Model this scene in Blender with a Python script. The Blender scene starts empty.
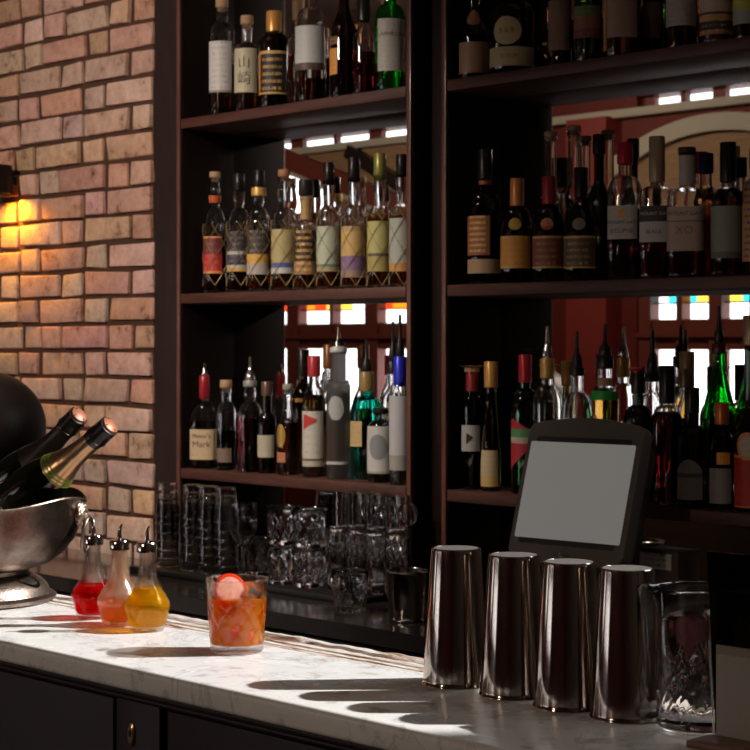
import bpy, bmesh, math, random
from mathutils import Vector, Matrix
PI = math.pi
SC = bpy.context.scene
COL = SC.collection
# ------------------------------------------------------------------ camera model
F = 1790.0; HZ = 345.0; H = 1.53
TH = math.radians(46.0); CT, ST = math.cos(TH), math.sin(TH)
def y_plane(px, Y):
    """point of the vertical plane Y seen in picture column px: X and scale (px per metre)"""
    u = (px-375)/F
    D = Y/(u*ST+CT)
    return Y*(u*CT-ST)/(CT+u*ST), F/D
def z_plane(px, py, Z):
    D = F*(H-Z)/(py-HZ); R = (px-375)/F*D
    return R*CT-D*ST, R*ST+D*CT, F/D
cam_d = bpy.data.cameras.new('camera'); cam = bpy.data.objects.new('camera', cam_d); COL.objects.link(cam)
cam.location = (0, 0, H); cam.rotation_euler = (PI/2, 0, TH)
cam_d.sensor_width = 36; cam_d.lens = F/750*36; cam_d.shift_y = -30/750
cam_d.clip_start = .05; cam_d.clip_end = 100
cam_d.dof.use_dof = True; cam_d.dof.focus_distance = 2.42; cam_d.dof.aperture_fstop = 18
SC.camera = cam
# ------------------------------------------------------------------ materials
def nt(name):
    m = bpy.data.materials.new(name); m.use_nodes = True
    n = m.node_tree; b = n.nodes['Principled BSDF']
    return m, n, b
def mat(name, col, rough=.5, metal=0, trans=0, ior=1.45, coat=0, emit=None, estr=0, spec=.5, bump=0, bscale=60, bdist=.002, vary=0, vscale=8, aniso=0):
    m, n, b = nt(name)
    b.inputs['Base Color'].default_value = (*col, 1)
    b.inputs['Roughness'].default_value = rough
    b.inputs['Metallic'].default_value = metal
    b.inputs['Transmission Weight'].default_value = trans
    b.inputs['IOR'].default_value = ior
    b.inputs['Coat Weight'].default_value = coat
    b.inputs['Coat Roughness'].default_value = .08
    b.inputs['Specular IOR Level'].default_value = spec
    if emit:
        b.inputs['Emission Color'].default_value = (*emit, 1); b.inputs['Emission Strength'].default_value = estr
    tc = n.nodes.new('ShaderNodeTexCoord')
    if bump:
        t = n.nodes.new('ShaderNodeTexNoise'); t.inputs['Scale'].default_value = bscale; t.inputs['Detail'].default_value = 6
        n.links.new(tc.outputs['Object'], t.inputs['Vector'])
        bp = n.nodes.new('ShaderNodeBump'); bp.inputs['Strength'].default_value = bump; bp.inputs['Distance'].default_value = bdist
        n.links.new(t.outputs['Fac'], bp.inputs['Height']); n.links.new(bp.outputs['Normal'], b.inputs['Normal'])
    if vary:
        t = n.nodes.new('ShaderNodeTexNoise'); t.inputs['Scale'].default_value = vscale; t.inputs['Detail'].default_value = 5
        n.links.new(tc.outputs['Object'], t.inputs['Vector'])
        mx = n.nodes.new('ShaderNodeMix'); mx.data_type = 'RGBA'
        mx.inputs['A'].default_value = (*[c*(1-vary) for c in col], 1); mx.inputs['B'].default_value = (*[min(1, c*(1+vary)) for c in col], 1)
        n.links.new(t.outputs['Fac'], mx.inputs['Factor']); n.links.new(mx.outputs['Result'], b.inputs['Base Color'])
    return m
_c = {}
def cached(key, fn):
    if key not in _c: _c[key] = fn()
    return _c[key]
def glass(col=(1, 1, 1), rough=.0):
    return cached(('g', col, rough), lambda: mat('bottle_glass', col, rough, trans=1, ior=1.5))
def thin_mat(name, col, tint=.97, edge=.7, refr=0, rough=0, bump=0, bscale=40, diff=0, dcol=None, f0=.045, dcol2=None):
    m = bpy.data.materials.new(name); m.use_nodes = True; n = m.node_tree; n.nodes.clear()
    out = n.nodes.new('ShaderNodeOutputMaterial'); tr = n.nodes.new('ShaderNodeBsdfTransparent'); gl = n.nodes.new('ShaderNodeBsdfGlossy'); gl.inputs['Roughness'].default_value = rough
    tr.inputs[0].default_value = (*[v*tint for v in col], 1)
    lw = n.nodes.new('ShaderNodeLayerWeight'); pw = n.nodes.new('ShaderNodeMath'); pw.operation = 'POWER'; pw.inputs[1].default_value = 3.2
    ml = n.nodes.new('ShaderNodeMath'); ml.operation = 'MULTIPLY_ADD'; ml.inputs[1].default_value = edge; ml.inputs[2].default_value = f0
    n.links.new(lw.outputs['Facing'], pw.inputs[0]); n.links.new(pw.outputs[0], ml.inputs[0])
    base = tr.outputs[0]
    if refr:
        rf = n.nodes.new('ShaderNodeBsdfGlass'); rf.inputs['Color'].default_value = (*col, 1); rf.inputs['Roughness'].default_value = rough; rf.inputs['IOR'].default_value = 1.36
        x = n.nodes.new('ShaderNodeMixShader'); x.inputs[0].default_value = refr; n.links.new(base, x.inputs[1]); n.links.new(rf.outputs[0], x.inputs[2]); base = x.outputs[0]
    if diff:
        df = n.nodes.new('ShaderNodeBsdfTranslucent'); df.inputs[0].default_value = (*(dcol or col), 1)
        d2 = n.nodes.new('ShaderNodeBsdfDiffuse'); d2.inputs[0].default_value = (*(dcol or col), 1)
        if dcol2:
            tc = n.nodes.new('ShaderNodeTexCoord'); vt = n.nodes.new('ShaderNodeTexVoronoi'); vt.inputs['Scale'].default_value = 85; vt.feature = 'SMOOTH_F1'
            n.links.new(tc.outputs['Object'], vt.inputs['Vector'])
            t9 = n.nodes.new('ShaderNodeTexNoise'); t9.inputs['Scale'].default_value = 55; n.links.new(vt.outputs['Color'], t9.inputs['Vector'])
            cr = n.nodes.new('ShaderNodeValToRGB'); cr.color_ramp.elements[0].position = .25; cr.color_ramp.elements[1].position = .75
            cr.color_ramp.elements[0].color = (*dcol, 1); cr.color_ramp.elements[1].color = (*dcol2, 1)
            sx = n.nodes.new('ShaderNodeSeparateColor'); n.links.new(vt.outputs['Color'], sx.inputs[0]); n.links.new(sx.outputs[0], cr.inputs[0])
            n.links.new(cr.outputs[0], df.inputs[0]); n.links.new(cr.outputs[0], d2.inputs[0])
        xx = n.nodes.new('ShaderNodeMixShader'); xx.inputs[0].default_value = .3; n.links.new(df.outputs[0], xx.inputs[1]); n.links.new(d2.outputs[0], xx.inputs[2])
        x = n.nodes.new('ShaderNodeMixShader'); x.inputs[0].default_value = diff; n.links.new(base, x.inputs[1]); n.links.new(xx.outputs[0], x.inputs[2]); base = x.outputs[0]
    if bump:
        tc = n.nodes.new('ShaderNodeTexCoord'); t = n.nodes.new('ShaderNodeTexNoise'); t.inputs['Scale'].default_value = bscale; t.inputs['Detail'].default_value = 3
        n.links.new(tc.outputs['Object'], t.inputs['Vector']); bp = n.nodes.new('ShaderNodeBump'); bp.inputs['Strength'].default_value = bump; bp.inputs['Distance'].default_value = .003
        n.links.new(t.outputs['Fac'], bp.inputs['Height']); n.links.new(bp.outputs[0], gl.inputs['Normal'])
        if refr: n.links.new(bp.outputs[0], rf.inputs['Normal'])
    mx = n.nodes.new('ShaderNodeMixShader'); n.links.new(ml.outputs[0], mx.inputs[0]); n.links.new(base, mx.inputs[1]); n.links.new(gl.outputs[0], mx.inputs[2]); n.links.new(mx.outputs[0], out.inputs[0])
    return m
def liquid(col):
    return cached(('l', col), lambda: mat('liquid', col, 0, trans=1, ior=1.35))
def plain(col, rough=.4, metal=0, coat=0):
    return cached(('p', col, rough, metal, coat), lambda: mat('surface', col, rough, metal=metal, coat=coat))
def wood(name, c1, c2, rough, scale, coat=0):
    m, n, b = nt(name)
    tc = n.nodes.new('ShaderNodeTexCoord'); mp = n.nodes.new('ShaderNodeMapping'); mp.inputs['Scale'].default_value = scale
    t = n.nodes.new('ShaderNodeTexNoise'); t.inputs['Scale'].default_value = 6; t.inputs['Detail'].default_value = 8; t.inputs['Roughness'].default_value = .65
    r = n.nodes.new('ShaderNodeValToRGB'); r.color_ramp.elements[0].position = .3; r.color_ramp.elements[1].position = .72
    r.color_ramp.elements[0].color = (*c1, 1); r.color_ramp.elements[1].color = (*c2, 1)
    n.links.new(tc.outputs['Object'], mp.inputs[0]); n.links.new(mp.outputs[0], t.inputs['Vector']); n.links.new(t.outputs['Fac'], r.inputs[0])
    n.links.new(r.outputs[0], b.inputs['Base Color'])
    bp = n.nodes.new('ShaderNodeBump'); bp.inputs['Strength'].default_value = .25; bp.inputs['Distance'].default_value = .001
    n.links.new(t.outputs['Fac'], bp.inputs['Height']); n.links.new(bp.outputs['Normal'], b.inputs['Normal'])
    b.inputs['Roughness'].default_value = rough; b.inputs['Coat Weight'].default_value = coat; b.inputs['Coat Roughness'].default_value = .1
    return m
MAHOG = wood('mahogany', (.045, .016, .011), (.12, .045, .03), .5, (1, 12, 12), .0)
SIDEW = wood('shaded_side_wood', (.004, .002, .0015), (.010, .004, .003), .7, (8, 8, 1))  # near-black copy of the wood: shade inside the bays put into its colour
SIDEW.node_tree.nodes['Principled BSDF'].inputs['Specular IOR Level'].default_value = .12
DARKW = wood('dark_wood', (.008, .003, .002), (.022, .008, .006), .4, (8, 8, 1), .2)
BARW = wood('bar_front_wood', (.008, .003, .0025), (.022, .008, .006), .5, (8, 8, 1), .0)
MIRROR = mat('mirror_glass', (.80, .79, .76), .0, metal=1)
STEEL = mat('brushed_steel', (.62, .56, .50), .13, metal=1)
CHROME = mat('chrome', (.8, .78, .75), .08, metal=1)
BLACK = mat('black_plastic', (.012, .012, .013), .35)
GOLDM = mat('gold_metal', (.75, .45, .12), .25, metal=1)
def marble():
    m, n, b = nt('white_marble')
    tc = n.nodes.new('ShaderNodeTexCoord')
    t = n.nodes.new('ShaderNodeTexNoise'); t.inputs['Scale'].default_value = 4.2; t.inputs['Detail'].default_value = 9; t.inputs['Roughness'].default_value = .66; t.inputs['Distortion'].default_value = 1.4
    n.links.new(tc.outputs['Object'], t.inputs['Vector'])
    r = n.nodes.new('ShaderNodeValToRGB')
    e = r.color_ramp.elements
    e[0].position = .38; e[0].color = (.76, .76, .75, 1); e[1].position = .62; e[1].color = (.84, .83, .81, 1)
    x = e.new(.485); x.color = (.78, .77, .77, 1); x = e.new(.503); x.color = (.55, .56, .58, 1); x = e.new(.52); x.color = (.80, .79, .78, 1)
    t2 = n.nodes.new('ShaderNodeTexNoise'); t2.inputs['Scale'].default_value = 26; t2.inputs['Detail'].default_value = 5
    n.links.new(tc.outputs['Object'], t2.inputs['Vector'])
    r2 = n.nodes.new('ShaderNodeValToRGB'); r2.color_ramp.elements[0].position = .28; r2.color_ramp.elements[1].position = .42
    r2.color_ramp.elements[0].color = (.45, .36, .28, 1); r2.color_ramp.elements[1].color = (1, 1, 1, 1)
    mx = n.nodes.new('ShaderNodeMix'); mx.data_type = 'RGBA'; mx.blend_type = 'MULTIPLY'; mx.inputs['Factor'].default_value = .7
    n.links.new(t.outputs['Fac'], r.inputs[0]); n.links.new(t2.outputs['Fac'], r2.inputs[0])
    n.links.new(r.outputs[0], mx.inputs['A']); n.links.new(r2.outputs[0], mx.inputs['B']); n.links.new(mx.outputs['Result'], b.inputs['Base Color'])
    rr = n.nodes.new('ShaderNodeMapRange'); rr.inputs['To Min'].default_value = .16; rr.inputs['To Max'].default_value = .34
    n.links.new(t2.outputs['Fac'], rr.inputs['Value']); n.links.new(rr.outputs[0], b.inputs['Roughness'])
    return m
MARBLE = marble()
def brick_mat():
    m, n, b = nt('old_brick')
    at = n.nodes.new('ShaderNodeAttribute'); at.attribute_name = 'brickcol'
    tc = n.nodes.new('ShaderNodeTexCoord')
    t = n.nodes.new('ShaderNodeTexNoise'); t.inputs['Scale'].default_value = 22; t.inputs['Detail'].default_value = 8; t.inputs['Roughness'].default_value = .7
    n.links.new(tc.outputs['Object'], t.inputs['Vector'])
    r = n.nodes.new('ShaderNodeValToRGB'); e = r.color_ramp.elements
    e[0].position = .30; e[0].color = (.26, .15, .10, 1); e[1].position = .66; e[1].color = (1.12, 1.08, 1.05, 1)
    x = e.new(.42); x.color = (.82, .74, .68, 1)
    mx = n.nodes.new('ShaderNodeMix'); mx.data_type = 'RGBA'; mx.blend_type = 'MULTIPLY'; mx.inputs['Factor'].default_value = 1
    n.links.new(t.outputs['Fac'], r.inputs[0]); n.links.new(at.outputs['Color'], mx.inputs['A']); n.links.new(r.outputs[0], mx.inputs['B'])
    n.links.new(mx.outputs['Result'], b.inputs['Base Color']); b.inputs['Roughness'].default_value = .8; b.inputs['Specular IOR Level'].default_value = .2
    bp = n.nodes.new('ShaderNodeBump'); bp.inputs['Strength'].default_value = .7; bp.inputs['Distance'].default_value = .006
    n.links.new(t.outputs['Fac'], bp.inputs['Height']); n.links.new(bp.outputs['Normal'], b.inputs['Normal'])
    return m
def paper(bands, ink=None, rows=9, dens=.5, metal=0):
    """label: colour bands from bottom to top [(z_from, colour)...]; ink = colour of small print rows"""
    key = ('paper', tuple(bands), ink, rows, dens, metal)
    def mk():
        m, n, b = nt('printed_paper'); b.inputs['Roughness'].default_value = .55 if not metal else .35; b.inputs['Metallic'].default_value = metal
        tc = n.nodes.new('ShaderNodeTexCoord'); sp = n.nodes.new('ShaderNodeSeparateXYZ'); n.links.new(tc.outputs['Generated'], sp.inputs[0])
        r = n.nodes.new('ShaderNodeValToRGB'); r.color_ramp.interpolation = 'CONSTANT'
        e = r.color_ramp.elements
        e[0].position = 0; e[0].color = (*bands[0][1], 1)
        if len(bands) > 1:
            e[1].position = bands[1][0]; e[1].color = (*bands[1][1], 1)
        else:
            e[1].position = 1; e[1].color = (*bands[0][1], 1)
        for z, c in bands[2:]:
            x = e.new(z); x.color = (*c, 1)
        n.links.new(sp.outputs['Z'], r.inputs[0])
        out = r.outputs[0]
        if ink:
            w = n.nodes.new('ShaderNodeMath'); w.operation = 'MULTIPLY'; w.inputs[1].default_value = rows; n.links.new(sp.outputs['Z'], w.inputs[0])
            fr = n.nodes.new('ShaderNodeMath'); fr.operation = 'FRACT'; n.links.new(w.outputs[0], fr.inputs[0])
            g = n.nodes.new('ShaderNodeMath'); g.operation = 'GREATER_THAN'; g.inputs[1].default_value = .55; n.links.new(fr.outputs[0], g.inputs[0])
            mp = n.nodes.new('ShaderNodeMapping'); mp.inputs['Scale'].default_value = (60, 1, rows*.55); n.links.new(tc.outputs['Generated'], mp.inputs[0])
            t = n.nodes.new('ShaderNodeTexNoise'); t.inputs['Scale'].default_value = 1; n.links.new(mp.outputs[0], t.inputs['Vector'])
            g2 = n.nodes.new('ShaderNodeMath'); g2.operation = 'GREATER_THAN'; g2.inputs[1].default_value = 1-dens; n.links.new(t.outputs['Fac'], g2.inputs[0])
            # side margins
            ax = n.nodes.new('ShaderNodeMath'); ax.operation = 'COMPARE'; ax.inputs[1].default_value = .5; ax.inputs[2].default_value = .36; n.links.new(sp.outputs['X'], ax.inputs[0])
            a1 = n.nodes.new('ShaderNodeMath'); a1.operation = 'MULTIPLY'; n.links.new(g.outputs[0], a1.inputs[0]); n.links.new(g2.outputs[0], a1.inputs[1])
            a2 = n.nodes.new('ShaderNodeMath'); a2.operation = 'MULTIPLY'; n.links.new(a1.outputs[0], a2.inputs[0]); n.links.new(ax.outputs[0], a2.inputs[1])
            mx = n.nodes.new('ShaderNodeMix'); mx.data_type = 'RGBA'; mx.inputs['B'].default_value = (*ink, 1)
            n.links.new(a2.outputs[0], mx.inputs['Factor']); n.links.new(out, mx.inputs['A']); out = mx.outputs['Result']
        n.links.new(out, b.inputs['Base Color'])
        return m
    return cached(key, mk)
# ------------------------------------------------------------------ mesh helpers
def link(name, me, m, parent=None, smooth=True, loc=None, rot=None, sharp=40):
    if m: me.materials.append(m)
    if smooth:
        for p in me.polygons: p.use_smooth = True
        try: me.set_sharp_from_angle(angle=math.radians(sharp))
        except Exception: pass
    o = bpy.data.objects.new(name, me); COL.objects.link(o)
    if parent: o.parent = parent
    if loc: o.location = loc
    if rot: o.rotation_euler = rot
    return o
def from_bm(name, bm, m, parent=None, **k):
    bmesh.ops.recalc_face_normals(bm, faces=bm.faces)
    me = bpy.data.meshes.new(name); bm.to_mesh(me); bm.free()
    return link(name, me, m, parent, **k)
def add_box(bm, x0, x1, y0, y1, z0, z1, M=None):
    vs = [bm.verts.new(Vector((x, y, z)) if M is None else M @ Vector((x, y, z))) for x in (x0, x1) for y in (y0, y1) for z in (z0, z1)]
    a = vs
    for f in ((0, 1, 3, 2), (4, 6, 7, 5), (0, 4, 5, 1), (2, 3, 7, 6), (0, 2, 6, 4), (1, 5, 7, 3)):
        bm.faces.new([a[i] for i in f])
    return vs
def box(name, x0, x1, y0, y1, z0, z1, m, parent=None, bev=0, seg=2, **k):
    bm = bmesh.new(); add_box(bm, x0, x1, y0, y1, z0, z1)
    if bev: bmesh.ops.bevel(bm, geom=bm.edges[:], offset=bev, segments=seg, affect='EDGES', profile=.5)
    return from_bm(name, bm, m, parent, smooth=bool(bev), **k)
def lathe_bm(prof, seg=40, rf=None, bm=None, close=False):
    """prof [(r,z)]; rf(r,z,a) may return a new (r,z)"""
    bm = bm or bmesh.new(); rings = []
    for r, z in prof:
        if r < 1e-6:
            rings.append([bm.verts.new((0, 0, z))])
        else:
            ring = []
            for i in range(seg):
                a = 2*PI*i/seg
                rr, zz = rf(r, z, a) if rf else (r, z)
                ring.append(bm.verts.new((rr*math.cos(a), rr*math.sin(a), zz)))
            rings.append(ring)
    pr = list(zip(rings, rings[1:]))
    if close: pr.append((rings[-1], rings[0]))
    for A, B in pr:
        if len(A) == 1 and len(B) == 1: continue
        for i in range(seg):
            j = (i+1) % seg
            if len(A) == 1: bm.faces.new((A[0], B[i], B[j]))
            elif len(B) == 1: bm.faces.new((A[i], A[j], B[0]))
            else: bm.faces.new((A[i], A[j], B[j], B[i]))
    return bm
def lathe(name, prof, m, parent=None, seg=40, rf=None, close=False, **k):
    return from_bm(name, lathe_bm(prof, seg, rf, close=close), m, parent, **k)
def tube_bm(pts, rad, bm=None, sides=6, caps=True, closed=False):
    bm = bm or bmesh.new(); pts = [Vector(p) for p in pts]; n = len(pts); rings = []
    rad = rad if isinstance(rad, (list, tuple)) else [rad]*n
    up = None
    for i, p in enumerate(pts):
        if closed: t = (pts[(i+1) % n]-pts[i-1])
        else: t = pts[min(i+1, n-1)]-pts[max(i-1, 0)]
        t = t.normalized()
        if up is None:
            up = t.orthogonal().normalized()
        up = (up-t*up.dot(t)); up = up.normalized() if up.length > 1e-6 else t.orthogonal().normalized()
        s = t.cross(up)
        rings.append([bm.verts.new(p+(up*math.cos(2*PI*k/sides)+s*math.sin(2*PI*k/sides))*rad[i]) for k in range(sides)])
    for i in range(n if closed else n-1):
        A, B = rings[i], rings[(i+1) % n]
        for k in range(sides):
            bm.faces.new((A[k], A[(k+1) % sides], B[(k+1) % sides], B[k]))
    if caps and not closed:
        bm.faces.new(rings[0][::-1]); bm.faces.new(rings[-1])
    return bm
def tube(name, pts, rad, m, parent=None, sides=8, closed=False, **k):
    return from_bm(name, tube_bm(pts, rad, None, sides, True, closed), m, parent, **k)
def thing(name, label, cat, loc=(0, 0, 0), rotz=0, group=None):
    o = bpy.data.objects.new(name, None); COL.objects.link(o); o.empty_display_size = .02
    o.location = loc; o.rotation_euler = (0, 0, rotz); o['label'] = label; o['category'] = cat
    if group: o['group'] = group
    return o
def tag(o, label, cat, group=None):
    o['label'] = label; o['category'] = cat
    if group: o['group'] = group
    return o
def struct(o):
    o['kind'] = 'structure'; return o
def clone(t):
    r = t.copy(); COL.objects.link(r)
    for ch in list(t.children):
        c = ch.copy(); COL.objects.link(c); c.parent = r
        for g in ch.children:
            d = g.copy(); COL.objects.link(d); d.parent = c
    return r
def wrap_strip(name, rfun, z0, z1, ang, m, parent, off=.0004, th=.0004, seg=18, a0=0, nz=3, outline=None):
    """curved patch round a bottle, centred on local -Y, following the bottle's own radius"""
    bm = bmesh.new(); G = []
    for lay in (off+th, off):
        g = []
        for j in range(nz+1):
            row = []
            for i in range(seg+1):
                tt = i/seg
                zz0, zz1 = (z0, z1) if not outline else outline(tt, z0, z1)
                z = zz0+(zz1-zz0)*j/nz
                a = a0+(tt-.5)*ang; r = rfun(z, a)+lay
                row.append(bm.verts.new((r*math.sin(a), -r*math.cos(a), z)))
            g.append(row)
        G.append(g)
    for l, g in enumerate(G):
        for j in range(nz):
            for i in range(seg): bm.faces.new((g[j][i], g[j][i+1], g[j+1][i+1], g[j+1][i]))
    A, B = G
    for i in range(seg):
        bm.faces.new((A[0][i], A[0][i+1], B[0][i+1], B[0][i])); bm.faces.new((A[nz][i], A[nz][i+1], B[nz][i+1], B[nz][i]))
    for j in range(nz):
        bm.faces.new((A[j][0], A[j+1][0], B[j+1][0], B[j][0])); bm.faces.new((A[j][seg], A[j+1][seg], B[j+1][seg], B[j][seg]))
    return from_bm(name, bm, m, parent)
def lettering(txt, size, r, zc, col, parent, a0=0, flat=None, name='lettering', off=.0013):
    """text as a thin mesh bent onto the label"""
    cu = bpy.data.curves.new('t', 'FONT'); cu.body = txt; cu.size = size; cu.align_x = 'CENTER'; cu.align_y = 'CENTER'; cu.resolution_u = 3
    o = bpy.data.objects.new('t', cu); COL.objects.link(o); bpy.context.view_layer.update()
    me = bpy.data.meshes.new_from_object(o.evaluated_get(bpy.context.evaluated_depsgraph_get()))
    bpy.data.objects.remove(o); bpy.data.curves.remove(cu)
    if not len(me.vertices): return None
    if flat is None:
        for v in me.vertices:
            a = a0+v.co.x/r(zc, a0) ; rr_ = r(zc+v.co.y, a)+off; v.co = Vector((rr_*math.sin(a), -rr_*math.cos(a), zc+v.co.y))
    o = link(name, me, plain(col, .6), parent, smooth=False)
    if flat: o.matrix_local = flat
    return o
# ------------------------------------------------------------------ room shell
XL, XR, YF, YB, ZT = -12.0, 1.6, -3.2, 3.10, 3.75
WALLRED = mat('red_wall_paint', (.17, .018, .014), .55)
WALLR = mat('plaster_paint', (.30, .22, .17), .8)
CREAM = mat('cream_plaster', (.62, .58, .50), .7)
TRIMRED = mat('red_window_wood', (.22, .05, .035), .45)
TAN = wood('tan_boards', (.26, .15, .08), (.48, .30, .17), .6, (1, 14, 14))
FLOORM = wood('floorboards', (.06, .03, .018), (.13, .07, .04), .45, (1, 12, 1))
struct(box('floor', XL-.2, XR+.2, YF-.2, YB+.2, -.1, 0, FLOORM))
struct(box('ceiling', XL-.2, XR+.2, YF-.2, YB+.2, ZT, ZT+.1, mat('ceiling_paint', (.32, .25, .19), .8)))
struct(box('wall_left', XL-.2, XL, YF, YB, 0, ZT, WALLR))
struct(box('wall_right', XR, XR+.2, YF, YB+.2, 0, ZT, WALLR))
# back wall with one big window to the right of the back bar
WX0, WX1, WZ0, WZ1 = -1.45, .27, 2.0, 3.12
bm = bmesh.new()
add_box(bm, XL, WX0, YB, YB+.2, 0, ZT); add_box(bm, WX1, XR, YB, YB+.2, 0, ZT)
add_box(bm, WX0, WX1, YB, YB+.2, 0, WZ0); add_box(bm, WX0, WX1, YB, YB+.2, WZ1, ZT)
struct(from_bm('wall_back', bm, WALLR, smooth=False))
bm = bmesh.new()
add_box(bm, WX0, WX0+.05, YB+.02, YB+.10, WZ0, WZ1); add_box(bm, WX1-.05, WX1, YB+.02, YB+.10, WZ0, WZ1)
add_box(bm, WX0+.05, WX1-.05, YB+.02, YB+.10, WZ0, WZ0+.05); add_box(bm, WX0+.05, WX1-.05, YB+.02, YB+.10, WZ1-.05, WZ1)
struct(from_bm('window_1', bm, TRIMRED, smooth=False))
# street-side wall behind the camera: bands of windows, clerestory, arches
TY = YF
def tmat(col, k=1):
    m = bpy.data.materials.new('stained_glass'); m.use_nodes = True; n = m.node_tree; n.nodes.clear()
    o = n.nodes.new('ShaderNodeOutputMaterial'); t = n.nodes.new('ShaderNodeBsdfTransparent'); g = n.nodes.new('ShaderNodeBsdfGlossy'); x = n.nodes.new('ShaderNodeMixShader')
    t.inputs[0].default_value = (*col, 1); g.inputs['Roughness'].default_value = .02; x.inputs[0].default_value = .06
    n.links.new(t.outputs[0], x.inputs[1]); n.links.new(g.outputs[0], x.inputs[2]); n.links.new(x.outputs[0], o.inputs[0]); return m
PANE = tmat((1, 1, 1))
STAIN = [tmat(c) for c in ((1, 1, 1), (.1, .35, 1), (1, .45, .08), (1, 1, .95), (.2, .8, .85), (.45, .9, .35), (1, .75, .25), (.5, .15, .8), (1, 1, 1), (1, .2, .08))]
bays = [(-11.6, -8.85), (-7.22, -4.2)]
bm = bmesh.new()
xs = XL
for a, b in bays:
    add_box(bm, xs, a, TY-.2, TY, 0, ZT); xs = b
add_box(bm, xs, XR, TY-.2, TY, 0, ZT)
for i, (a, b) in enumerate(bays):
    add_box(bm, a, b, TY-.2, TY, 0, .95)
    if i == 0:
        add_box(bm, a, -10.95, TY-.2, TY, H+.36, H+1.545); add_box(bm, -10.25, b, TY-.2, TY, H+.36, H+1.545)
        add_box(bm, -10.95, -10.25, TY-.2, TY, H+.36, H+1.04); add_box(bm, -10.95, -10.25, TY-.2, TY, H+1.40, H+1.545)
    else: add_box(bm, a, b, TY-.2, TY, H+.36, H+1.545)
    add_box(bm, a, b, TY-.2, TY, H+1.625, ZT)
struct(from_bm('wall_front', bm, WALLRED, smooth=False))
random.seed(5)
wn = 2
for i, (a, b) in enumerate(bays):
    fr = bmesh.new()
    pw, mw = (.36, .035) if i == 0 else (.205, .045)
    for z0, z1, yy in ((H-.03, H+.05, -.04), (H+.05, H+.08, .01), (H+.08, H+.165, -.03), (H+.265, H+.275, -.05)):
        add_box(fr, a, b, TY-.10, TY+yy, z0, z1)
    x = a; k = 0
    while x < b-.02:
        w = mw if k % 2 else mw*(4 if i == 0 else 2.2)
        add_box(fr, x, min(x+w, b), TY-.11, TY-.015, .95, H+.36)
        add_box(fr, x, min(x+w, b), TY-.11, TY-.06, H+1.545, H+1.625)
        x += w+pw; k += 1
    f = struct(from_bm('window_%d' % wn, fr, TRIMRED, smooth=False)); wn += 1
    box('pane', a, b, TY-.17, TY-.165, .95, H+.27, PANE, f)
    x = a
    while x < b-.02:
        x2 = min(x+.13+.10*random.random(), b)
        box('stained_pane', x, x2, TY-.17, TY-.165, H+.27, H+.36, STAIN[random.choice((2, 9, 2, 2, 0, 9, 6) if i == 0 else (0, 1, 2, 3, 4, 6, 0, 8, 7, 6, 0))], f)
        box('stained_pane', x, x2, TY-.17, TY-.165, H+1.545, H+1.625, STAIN[random.choice((0, 0, 3, 0, 4, 8, 3, 0, 0))], f)
        x = x2
# cornice below the clerestory and arches
struct(box('trim_1', XL, XR, TY, TY+.06, H+1.487, H+1.545, CREAM, bev=.01))
def arch(cx, half, ztop, name, fill, tn):
    R = (half**2+.55**2)/(2*.55); bm = bmesh.new(); n = 28; ring = []
    a1 = math.asin(half/R)
    for i in range(n+1):
        a = -a1+2*a1*i/n
        for dr, yy in ((0, TY+.001), (0, TY+.07), (-.11, TY+.07), (-.11, TY+.001)):
            r = R+dr; ring.append(bm.verts.new((cx+r*math.sin(a), yy, ztop-R+r*math.cos(a))))
    for i in range(n):
        for k in range(4):
            bm.faces.new((ring[4*i+k], ring[4*i+(k+1) % 4], ring[4*i+4+(k+1) % 4], ring[4*i+4+k]))
    struct(from_bm(name, bm, CREAM, smooth=False))
    bm = bmesh.new(); vs = []
    zb = H+.42
    top = []
    for i in range(n+1):
        a = -a1+2*a1*i/n; r = R-.11
        top.append((cx+r*math.sin(a), ztop-R+r*math.cos(a)))
    for yy in (TY+.002, TY+.02):
        vs.append([bm.verts.new((x, yy, max(z, zb+.01))) for x, z in top]+[bm.verts.new((top[-1][0], yy, zb)), bm.verts.new((top[0][0], yy, zb))])
    A, B = vs; bm.faces.new(A); bm.faces.new(B[::-1])
    for i in range(len(A)): bm.faces.new((A[i], A[(i+1) % len(A)], B[(i+1) % len(A)], B[i]))
    struct(from_bm('trim_%d' % tn, bm, fill, smooth=False))
arch(-6.57, 1.18, H+1.45, 'trim_2', TAN, 3)
bm = bmesh.new(); add_box(bm, -10.24, -8.9, TY+.001, TY+.02, H+.5, H+1.485); add_box(bm, -11.5, -10.96, TY+.001, TY+.02, H+.5, H+1.485); add_box(bm, -10.96, -10.24, TY+.001, TY+.02, H+1.41, H+1.485)
struct(from_bm('trim_4', bm, TAN, smooth=False))
def beam(x0, z0, x1, z1, w, n, m):
    d = Vector((x1-x0, 0, z1-z0)); L = d.length; a = math.atan2(d.z, d.x)
    M = Matrix.Translation((x0, TY+.03, z0)) @ Matrix.Rotation(-a, 4, 'Y')
    bm = bmesh.new(); add_box(bm, 0, L, 0, .07, -w/2, w/2, M); struct(from_bm('trim_%d' % n, bm, m, smooth=False))
beam(-11.1, H+1.64, -9.0, H+.90, .14, 6, TRIMRED); beam(-11.1, H+1.54, -9.0, H+.80, .03, 7, CREAM); beam(-9.9, H+1.47, -8.9, H+.95, .10, 13, DARKW)
# red pilasters between the window bays; light on one put into its colour
struct(box('trim_8', -7.72, -7.38, TY, TY+.12, 0, H+1.5, mat('lit_red_paint', (.34, .05, .04), .4)))
struct(box('trim_9', -8.6, -8.2, TY, TY+.12, 0, H+1.5, WALLRED))
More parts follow.
